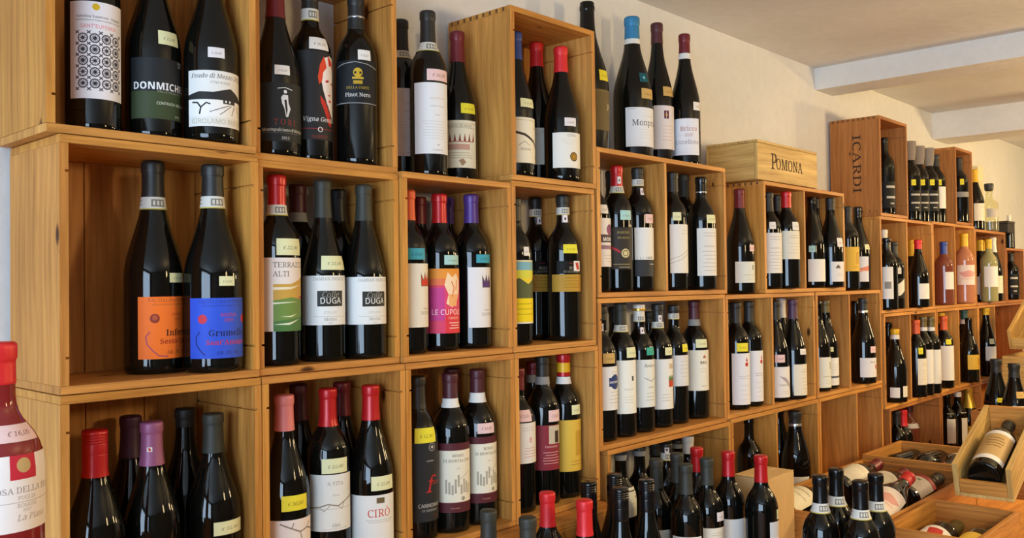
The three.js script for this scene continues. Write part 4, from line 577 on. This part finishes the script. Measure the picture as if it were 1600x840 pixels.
// --- far stack
bt('banded label bottle in the lettered russet crate', C, 'bordeaux', 1381, 216, -0.06, fT8, { cap: ['gloss', 250], lab: [['bars', 1378, 284, 1394, 325, 110]] });
const HATS = [[1422, 244, -0.05], [1436, 251, -0.07], [1451, 243, -0.06], [1462, 260, -0.06]];
HATS.forEach(([x, y, z], i) => bt(i < 3 ? 'black bottle with banded label, paper hat and yellow tag' : 'bottle with tall white label beside paper-hatted bottles', i < 3 ? 'paper-hatted bottles' : D, 'bordeaux', x, y, z, i < 3 ? top8 : top8 + 0.005, { H: 0.295, cap: ['black', -0.05], lab: [[i < 3 ? 'bars' : 'whitepaint', x - 5, i < 3 ? 298 : 292, x + 12, i < 3 ? 330 : 326, 110]], tag: [['ty1', x + 2, 281, x + 9, 290]] }));
bt('bottle with yellow tag in the russet crate', C, 'bordeaux', 1498, 255, -0.06, NY(0.1915) + T, { H: 0.29, cap: ['black', 275], lab: [['grayglass', 1493, 300, 1505, 308, 110]], tag: [['ty1', 1500, 280, 1506, 289]] });
bt('white capsule bottle behind the strip label bottle', K, 'bordeaux', 1380, 359, -0.132, fM8, { cap: ['white', 381], lab: [['cream', 1375, 415, 1388, 462, 110]] });
bt('bottle with white strip label and grey square', C, 'bordeaux', 1385, 372, -0.05, fM8, { r: 0.036, cap: ['gloss', 400], lab: [['strip', 1379, 417, 1391, 467, 60]] });
bt('bottle with slanting wavy white label', C, 'bordeaux', 1396, 378, -0.055, fM8, { r: 0.036, cap: ['black', 402], lab: [['wave', 1393, 435, 1408, 466, 90]], tag: [['tw1', 1402, 418, 1408, 428]] });
bt('yellow capsule bottle with golden diamond label', C, 'burgundy', 1424, 375, -0.05, fM8, { r: 0.037, cap: ['yellow', 400], lab: [['diamond', 1420, 434, 1439, 466, 110]], tag: [['tg1', 1430, 424, 1437, 430]] });
bt('red capsule bottle with small white label', C, 'burgundy', 1434, 375, -0.06, fM8, { r: 0.037, cap: ['brightred', 389], lab: [['whitepaint', 1436, 443, 1449, 467, 90]] });
bt('blue capsule dark rose wine with rounded white label', C, 'bordeaux', 1474, 378, -0.06, fM8, { glass: 'amber', cap: ['navy', 397], lab: [['whitepaint', 1477, 425, 1489, 452, 80]] });
bt('yellow capsule pale rose wine with broad white label', C, 'bordeaux', 1506, 365, -0.06, fM8, { r: 0.04, glass: 'blush', cap: ['yellow', 385], lab: [['rosewater', 1496, 414, 1519, 445, 140]] });
bt('yellow capsule dark bottle with cream label', C, 'burgundy', 1530, 385, -0.05, fM8, { H: 0.29, cap: ['yellow', -0.05], lab: [['cream', 1526, 432, 1538, 460, 110]] });
bt('second yellow capsule bottle at the crate back', K, 'burgundy', 1537, 385, -0.13, fM8, { H: 0.29, cap: ['yellow', -0.05] });
bt('pale glass white wine with yellow capsule', C, 'bordeaux', 1545, 387, -0.06, fM8, { H: 0.29, glass: 'straw', cap: ['yellow', -0.045], lab: [['whitepaint', 1538, 416, 1555, 448, 130]] });
bt('white capsule dark bottle behind the pale glass one', K, 'burgundy', 1551, 371, -0.05, fM8, { cap: ['white', 394], lab: [['cream', 1550, 431, 1560, 458, 110]] });
bt('cream striped bottle in the small russet crate', C, 'bordeaux', 1580, 418, -0.08, fM8, { H: 0.235, r: 0.034, cap: ['black', -0.04], lab: [['bars', 1574, 428, 1584, 460, 110]] });
bt('white label bottle behind the yellow capsule white collar bottle', K, 'bordeaux', 1388, 520, -0.135, fN8, { H: 0.29, lab: [['cream', 1384, 596, 1396, 627, 110]] });
bt('yellow capsule white collar bottle with low white label', C, 'burgundy', 1398, 514, -0.055, fN8, { cap: ['yellow', 523], rings: [['white', 523, 530]], lab: [['whitepaint', 1391, 605, 1402, 621, 50], ['cream', 1411, 603, 1418, 620, 40]] });
bt('orange capsule bottle beside the clear capped pair', C, 'bordeaux', 1431, 500, -0.05, fN8, { r: 0.035, cap: ['orange', 522], lab: [['cream', 1434, 560, 1444, 601, 80]], tag: [['ty1', 1435, 543, 1442, 553]] });
for (const [x, z, mx] of [[1442, -0.04, 0], [1454, -0.04, 0]]) bt('olive capsule bottle with white collar and tall white label', 'olive capsule bottles', 'bordeaux', x, 495, z, fN8, { r: 0.035, cap: ['olive', 511], rings: [['white', 511, 517]], lab: [['whitepaint', x + 1, 546, x + 10, 599, 80]] });
bt('yellow capsule bottle tucked behind the crate side', K, 'bordeaux', 1470, 488, -0.125, fN8, { cap: ['yellow', 505] });
bt('orange red capsule bottle with tall wide white label', C, 'bordeaux', 1474, 494, -0.052, fN8, { cap: ['orange', 516], lab: [['whitepaint', 1467, 540, 1484, 594, 120]], tag: [['ty1', 1478, 530, 1486, 538]] });
bt('green capsule white collar bottle with square label', C, 'bordeaux', 1506, 483, -0.052, fN8, { glass: 'brown', cap: ['green', 499], rings: [['white', 499, 506]], lab: [['whitepaint', 1501, 535, 1514, 563, 110]], tag: [['tg1', 1506, 521, 1513, 531]] });
bt('yellow label bottle behind the green capsule one', K, 'burgundy', 1513, 500, -0.05, fN8, { H: 0.28, lab: [['yellow', 1512, 554, 1523, 577, 110]] });
bt('single yellow capsule bottle with grey white label', C, 'burgundy', 1540, 476, -0.06, fN8, { cap: ['yellow', 492], lab: [['whitepaint', 1540, 541, 1555, 563, 90]], tag: [['tg1', 1546, 529, 1553, 537]] });
bt('black capsule bottle beside the red capsule in bottom crate', K, 'bordeaux', 1401, 650, -0.05, fO8, { H: 0.29, cap: ['black', -0.05] });
bt('red capsule bottle in the russet bottom crate', C, 'bordeaux', 1411, 653, -0.05, fO8, { H: 0.285, cap: ['brightred', -0.06], tag: [['ty1', 1411, 690, 1418, 699]] });
bt('maroon capsule white collar bottle in bottom crate', C, 'bordeaux', 1421, 652, -0.10, fO8, { H: 0.29, glass: 'amber', cap: ['maroon', -0.04], rings: [['white', 661, 668]] });
bt('dark strip label bottle against the gold foil crate side', K, 'bordeaux', 1480, 618, -0.06, fO8, { H: 0.29, lab: [['whitepaint', 1480, 646, 1488, 692, 60]] });
bt('white collar bottle with tall white strip label', C, 'bordeaux', 1496, 612, -0.055, fO8, { H: 0.30, rings: [['white', 612, 620]], lab: [['whitepaint', 1503, 644, 1515, 695, 60]] });
bt('gold foil capsule sparkling bottle with golden label', C, 'sparkling', 1513, 610, -0.06, fO8, { H: 0.305, cap: ['gold', -0.09], lab: [['gold', 1513, 665, 1530, 692, 90]] });
// --- bottles standing in front on the table
const TB = TABLE, ft = (l, x, y, o, type = 'bordeaux') => bt(l, F, type, x, y, 0, TB, { table: 1, H: 0.315, ...o });
ft('matte black capsule bottle before the castle label bottles', 763, 797, { cap: ['matte', -0.06], r: 0.036 });
ft('matte grey capsule bottle beside a taller red capsule bottle', 824.5, 808, { cap: ['matte', -0.06], r: 0.036 });
ft('bright red capsule bottle before the maroon label bottle', 855, 769, { cap: ['brightred', 825] });
ft('bright red capsule bottle in front of a screw cap', 913, 781, { cap: ['brightred', 838] });
for (const [x, y] of [[915, 751.5], [955, 740], [969, 762], [1005, 748.5]]) ft('dark bottle with ribbed black screw cap', x, y, { H: 0.315, cap: ['gloss', -0.062, 'screw'], r: 0.038 }, 'burgundy');
ft('black capsule bottle with cream label beside screw caps', 1025, 717, { cap: ['matte', 763], lab: [['cream', 1022, 827, 1048, 870, 110]] });
ft('black capsule bottle behind the cluster', 1057.5, 708, { cap: ['matte', 755] });
ft('black capsule bottle at the front of the cluster', 1071, 725, { cap: ['matte', 773], lab: [['whitepaint', 1052, 838, 1100, 880, 110]] });
ft('red capsule bottle behind the black capsule cluster', 1088.5, 699, { cap: ['red', 738] });
ft('black capsule bottle with barcode sticker and cream label', 1104, 715.5, { cap: ['matte', 759], lab: [['cream', 1096, 824, 1135, 870, 110]], tag: [['tw2', 1120, 800, 1135, 814]] });
ft('red capsule bottle with crest on cream label', 1137.5, 705, { cap: ['red', 746], lab: [['seal', 1132, 810, 1165, 870, 110]] });
ft('red capsule bottle in front of the cardboard box', 1188.5, 711.5, { cap: ['red', 754], lab: [['whitepaint', 1203, 815, 1220, 870, 60]], tag: [['tg1', 1213, 797, 1221, 812]] });
for (const [x, y, c] of [[1281, 743, 787], [1306, 732, 776], [1344, 751, 797], [1368, 740, 784]]) ft('black capsule bottle with white shield neck band', x, y, { cap: ['gloss', c + 2], bands: [['docg', c, c + 15]], lab: [['cream', x - 10, 880, x + 20, 930, 100]] });
{ // rose wine at the near end, on a small upright crate
  const P = atZ(-2, 536, 0.2), H = 0.335, fl = P.y - H;
  const t = thing('bottle_stand', 'small wooden stand under the pink wine bottle', 'stand'); t.position.set(P.x, TABLE, P.z);
  part('top_board', board(-0.08, 0.08, fl - TABLE - 0.012, fl - TABLE, -0.08, 0.08, 0), WOODS[0], t);
  for (const s of [-1, 1]) part('side_board', board(s > 0 ? 0.068 : -0.08, s > 0 ? 0.08 : -0.068, 0.001, fl - TABLE - 0.0125, -0.08, 0.08, 1), WOODS[1], t);
  bt('pink red wine bottle with white and red label', F, 'bordeaux', -4, 536, 0.2, fl, { r: 0.043, glass: 'rose', cap: ['brightred', 603], lab: [['rosa', -45, 714, 62, 834, 140]], tag: [['tp1', -5, 668, 58, 694]] });
}
// --- bottles lying in open crates, box and other things on the right
function openBox(label, x0, x1, y0, y1, z0, z1, mats = WOODS, name = 'open_crate', bed = 0.01) {
  const t = thing(name, label, 'crate', 'open crates of lying bottles'), cx = (x0 + x1) / 2, cz = (z0 + z1) / 2, w = (x1 - x0) / 2, d = (z1 - z0) / 2, h = y1 - y0; t.position.set(cx, y0, cz);
  part('bottom_board', board(-w, w, 0, bed, -d, d, 2), pick(mats), t);
  for (const s of [-1, 1]) { part('end_board', board(s > 0 ? w - T : -w, s > 0 ? w : -w + T, bed + 0.0005, h, -d, d, 2), pick(mats), t); part('side_board', board(-w + T, w - T, bed + 0.0005, h, s > 0 ? d - T : -d, s > 0 ? d : -d + T, 0), pick(mats), t); }
  return t;
}
openBox('long open crate behind the shield neck band bottles', 2.135, 2.88, TABLE + 0.0005, 0.925, 0.06, 0.40, WOODS, 'open_crate', 0.05);
openBox('farthest open crate with lying bottles', 2.887, 3.217, TABLE + 0.0005, 0.94, 0.06, 0.40, WOODS, 'open_crate', 0.05);
openBox('front open crate with yellow inner side', 2.115, 2.455, TABLE + 0.0005, 0.93, 0.415, 0.62);
function lying(label, type, base, dir, up, o) {
  const t = thing('wine_bottle', label, 'bottle', 'bottles lying in open crates'), y = dir.clone().normalize(), z = up.clone().addScaledVector(y, -up.dot(y)).normalize(), x = V(0, 0, 0).crossVectors(y, z);
  t.quaternion.setFromRotationMatrix(new THREE.Matrix4().makeBasis(x, y, z)); t.position.copy(base);
  const pr = PROFILE[type], H = o.H ?? pr.h, lab = o.lab ? [['label', o.lab[0], -o.lab[3] / 2, o.lab[3] / 2, o.lab[1] * H, o.lab[2] * H]] : [];
  buildBottle(t, { type, H, rs: (o.r ?? pr.r) / pr.r, glass: o.glass, cap: o.cap ? [o.cap[0], H - o.cap[1]] : undefined, papers: lab }); return t;
}
const CAMUP = V(-0.75, 0.85, 0.1);
lying('lying bottle with script on cream label', 'burgundy', V(2.152, 0.890, 0.122), V(1, 0.06, 0), V(-0.3, 1, 0.35), { H: 0.33, r: 0.047, lab: ['script', 0.12, 0.5, 2.0], cap: ['black', 0.06] });
lying('lying bottle with wine capsule and plain cream label', 'burgundy', V(2.545, 0.888, 0.120), V(1, 0.10, 0.0), V(-0.3, 1, 0.4), { H: 0.32, r: 0.044, lab: ['cream', 0.1, 0.48, 2.0], cap: ['wine', 0.06] });
lying('lying bottle with cream label and hidden neck', 'burgundy', V(2.53, 0.888, 0.211), V(1, 0.06, 0), V(-0.3, 1, 0.4), { H: 0.31, r: 0.0435, lab: ['cream', 0.1, 0.48, 2.0], cap: ['wine', 0.06] });
lying('lying bottle with red topped cream label', 'burgundy', V(2.55, 0.888, 0.302), V(1, 0.04, 0.0), V(-0.25, 1, 0.3), { H: 0.31, r: 0.0445, lab: ['redtop', 0.08, 0.5, 2.2], cap: ['black', 0.06] });
lying('lying bottle with pink figure label and red capsule', 'burgundy', V(2.235, 0.889, 0.335), V(1, 0.24, -0.02), V(-0.5, 1, 0.5), { H: 0.31, r: 0.045, lab: ['rosewater', 0.1, 0.46, 2.0], cap: ['brightred', 0.05] });
lying('lying dark bottle with orange capsule, far crate', 'burgundy', V(3.20, 0.886, 0.196), V(-1, 0.06, 0.0), V(0, 1, 0.3), { H: 0.285, cap: ['orange', 0.06] });
lying('lying bottle with cream label, far crate', 'burgundy', V(3.20, 0.886, 0.282), V(-1, 0.10, 0.0), V(0, 1, 0.1), { H: 0.285, lab: ['cream', 0.1, 0.46, 2.4], cap: ['orange', 0.06] });
lying('lying bottle with blue capsule end, far crate', 'bordeaux', V(3.20, 0.883, 0.112), V(-1, 0.03, 0.0), V(0, 1, 0.3), { H: 0.285, cap: ['navy', 0.05] });
lying('lying bottle with red seal label, front crate', 'bordeaux', V(2.135, 0.86, 0.475), V(1, 0.05, 0.02), V(-0.2, 1, 0.4), { H: 0.30, r: 0.04, lab: ['redbadge', 0.15, 0.5, 1.9], cap: ['olive', 0.06] });
lying('lying bottle with yellowish label, front crate', 'bordeaux', V(2.135, 0.86, 0.563), V(1, 0.04, 0.0), V(-0.2, 1, 0.4), { H: 0.30, r: 0.04, lab: ['yellow', 0.15, 0.5, 1.9], cap: ['olive', 0.06] });
{ // tilted single-bottle crate resting on the open crates
  const t = thing('tilted_crate', 'tilted pale one-bottle crate resting on other crates', 'crate'); t.position.set(2.47, 0.945, 0.535);
  const q = new THREE.Quaternion().setFromRotationMatrix(new THREE.Matrix4().makeBasis(V(1, 0.33, -0.08).normalize(), V(-0.33, 1, 0).normalize(), V(0, 0, 1))); t.quaternion.copy(q);
  const L = 0.36, w = 0.068, h = 0.09;
  part('bottom_board', board(0, L, 0, 0.01, -w, w, 0), PALE[0], t);
  part('side_board', board(0, L, 0.0105, h, -w, -w + 0.013, 0), PALE[0], t); part('side_board', board(0, L, 0.0105, h, w - 0.013, w, 0), PALE[1], t);
  part('end_board', board(0, 0.012, 0.0105, 0.045, -w + 0.0135, w - 0.0135, 2), WOODS[1], t); part('end_board', board(L - 0.012, L, 0.0105, h, -w + 0.0135, w - 0.0135, 2), WOODS[1], t);
  const base = V(0.016, 0.053, 0).applyQuaternion(q).add(t.position);
  lying('bottle with aged brown label in the tilted crate', 'bordeaux', base, V(1, 0, 0).applyQuaternion(q), V(-0.2, 1, 0.15), { H: 0.30, r: 0.040, lab: ['brown', 0.1, 0.62, 2.2], cap: ['black', 0.05] });
}
{ // cardboard box behind the red capsule bottle
  const t = thing('cardboard_box', 'brown cardboard box behind a red capsule bottle', 'box'); t.position.set(2.055, TABLE, 0.095); solid(1.98, 2.13, 0.1, 0.2, TABLE, 1.03);
  part('carton', new RoundedBoxGeometry(0.138, 0.235, 0.09, 2, 0.003).translate(0, 0.118, 0.055), cardboard, t);
  part('flap', board(-0.069, 0.069, 0.2358, 0.2382, 0.011, 0.0545, 0), cardboard, t); part('flap', board(-0.069, 0.069, 0.2358, 0.2382, 0.0555, 0.0995, 0), cardboard, t);
}
{ // far end: tall gift box, grappa bottle, dark box, sparkling wines
  const P = atZ(1530, 340, -0.11), t = thing('gift_box', 'tall narrow cream gift box beside the clear bottle', 'box'); t.position.set(4.775, top10, -0.135);
  part('carton', new RoundedBoxGeometry(0.09, 0.325, 0.09, 2, 0.002).translate(0, 0.1625, 0), new THREE.MeshStandardMaterial({ color: 0xd9cda6, roughness: 0.6 }), t);
  part('lid', new RoundedBoxGeometry(0.0915, 0.07, 0.0915, 2, 0.002).translate(0, 0.291, 0), new THREE.MeshStandardMaterial({ color: 0xe0d4ac, roughness: 0.6 }), t);
  bt('dark bottle with cream label beside the gift box', D, 'burgundy', 1522, 265, -0.05, top10, { H: 0.285, cap: ['yellow', -0.06], lab: [['cream', 1522, 318, 1538, 345, 120]] });
  const g = thing('spirit_bottle', 'clear spirit bottle with dark stopper', 'bottle'); g.position.copy(atZ(1546, 340, -0.02)).setY(top10 + 0.0005);
  const clear = new THREE.MeshPhysicalMaterial({ color: 0xf4f2d8, roughness: 0.02, transmission: 0.9, thickness: 0.0, ior: 1.45 });
  part('glass_body', new THREE.LatheGeometry([[0, 0], [0.036, 0], [0.039, 0.006], [0.039, 0.12], [0.036, 0.135], [0.018, 0.15], [0.014, 0.165], [0.014, 0.182], [0.016, 0.184], [0.016, 0.19], [0, 0.19]].map(([r, y]) => new THREE.Vector2(r, y)), 32), clear, g);
  part('stopper', new THREE.LatheGeometry([[0, 0.1905], [0.014, 0.1905], [0.019, 0.196], [0.021, 0.222], [0.018, 0.226], [0, 0.226]].map(([r, y]) => new THREE.Vector2(r, y)), 24), FOIL.black, g);
  const cl = cellOf('grayglass', 1); part('label', new THREE.CylinderGeometry(0.0396, 0.0396, 0.04, 24, 1, true, -1.6, 1.6).translate(0, 0.085, 0), new THREE.MeshStandardMaterial({ color: 0xb9b2a6, roughness: 0.6, side: THREE.DoubleSide }), g);
  const d = thing('dark_box', 'small dark box at the end of the crate top', 'box'); d.position.copy(atZ(1563, 360, -0.04)).setY(top10 + 0.0005);
  part('carton', new RoundedBoxGeometry(0.12, 0.045, 0.1, 2, 0.003).translate(0, 0.0225, 0), new THREE.MeshStandardMaterial({ color: 0x2a2018, roughness: 0.6 }), d); part('lid', new RoundedBoxGeometry(0.122, 0.012, 0.102, 2, 0.002).translate(0, 0.0515, 0), new THREE.MeshStandardMaterial({ color: 0x34281c, roughness: 0.6 }), d);
  bt('white capsule bottle on the small russet crate', D, 'bordeaux', 1577, 362, -0.035, NY(0.121), { H: 0.17, r: 0.024, cap: ['white', -0.05] });
  openBox('russet open crate holding sparkling wines', 3.64, 4.0, 0.87, 1.005, 0.17, 0.60, RUSSET);
  openBox('crate stacked under the sparkling wine crate', 3.64, 4.0, TABLE2 + 0.0005, 0.8695, 0.17, 0.60, RUSSET);
  bt('sparkling wine bottle with yellow tag in open crate', 'sparkling wines', 'sparkling', 1556, 566, 0.24, 0.881, { H: 0.315, cap: ['black', -0.05], tag: [['ty1', 1558, 621, 1570, 628]], lab: [['grayglass', 1560, 634, 1574, 650, 60]] });
  bt('sparkling wine bottle with cream label in open crate', 'sparkling wines', 'sparkling', 1584, 560, 0.34, 0.881, { H: 0.315, cap: ['black', -0.05], lab: [['cream', 1581, 634, 1604, 655, 110]], tag: [['tt1', 1588, 612, 1600, 622]] });
  openBox('crate at the bottom of the far pile', 4.34, 4.70, TABLE2 + 0.0005, 0.93, 0.10, 0.47); openBox('crate on the far pile below the tilted ones', 4.34, 4.70, 0.9305, 1.16, 0.10, 0.47, PALE);
  for (const [x, y, z, l] of [[4.36, 1.19, 0.195, 'tilted pale crate on the far pile, wall side'], [4.36, 1.19, 0.375, 'tilted pale crate on the far pile, aisle side']]) {
    const b = thing('tilted_crate', l, 'crate'); b.position.set(x, y, z); b.rotation.z = 0.42;
    part('bottom_board', board(0, 0.36, 0, 0.01, -0.07, 0.07, 0), PALE[0], b); for (const s of [-1, 1]) part('side_board', board(0, 0.36, 0.0105, 0.09, s > 0 ? 0.058 : -0.07, s > 0 ? 0.07 : -0.058, 0), PALE[1], b);
    part('end_board', board(0, 0.012, 0.0105, 0.05, -0.0575, 0.0575, 2), PALE[0], b); part('end_board', board(0.348, 0.36, 0.0105, 0.09, -0.0575, 0.0575, 2), PALE[0], b);
  }
}
settle();
// paper hats on three bottles
QUEUE.filter((b) => b.label.includes('paper hat and')).forEach(({ P }) => {
  const t = thing('paper_hat', 'grey pointed paper sleeve over a black bottle neck', 'paper', 'paper hats on bottles'); t.position.set(P.x, top8 + 0.245, P.z);
  part('sleeve', new THREE.LatheGeometry([[0.0165, 0], [0.021, 0.03], [0.023, 0.075], [0.0225, 0.0752], [0.0205, 0.03], [0.016, 0]].map(([r, yy]) => new THREE.Vector2(r, yy)), 20), new THREE.MeshStandardMaterial({ color: 0x8a7f74, roughness: 0.8 }), t);
});


shade(scene);
if (warn.length) console.log(warn.join('\n'));
renderer.render(scene, camera);
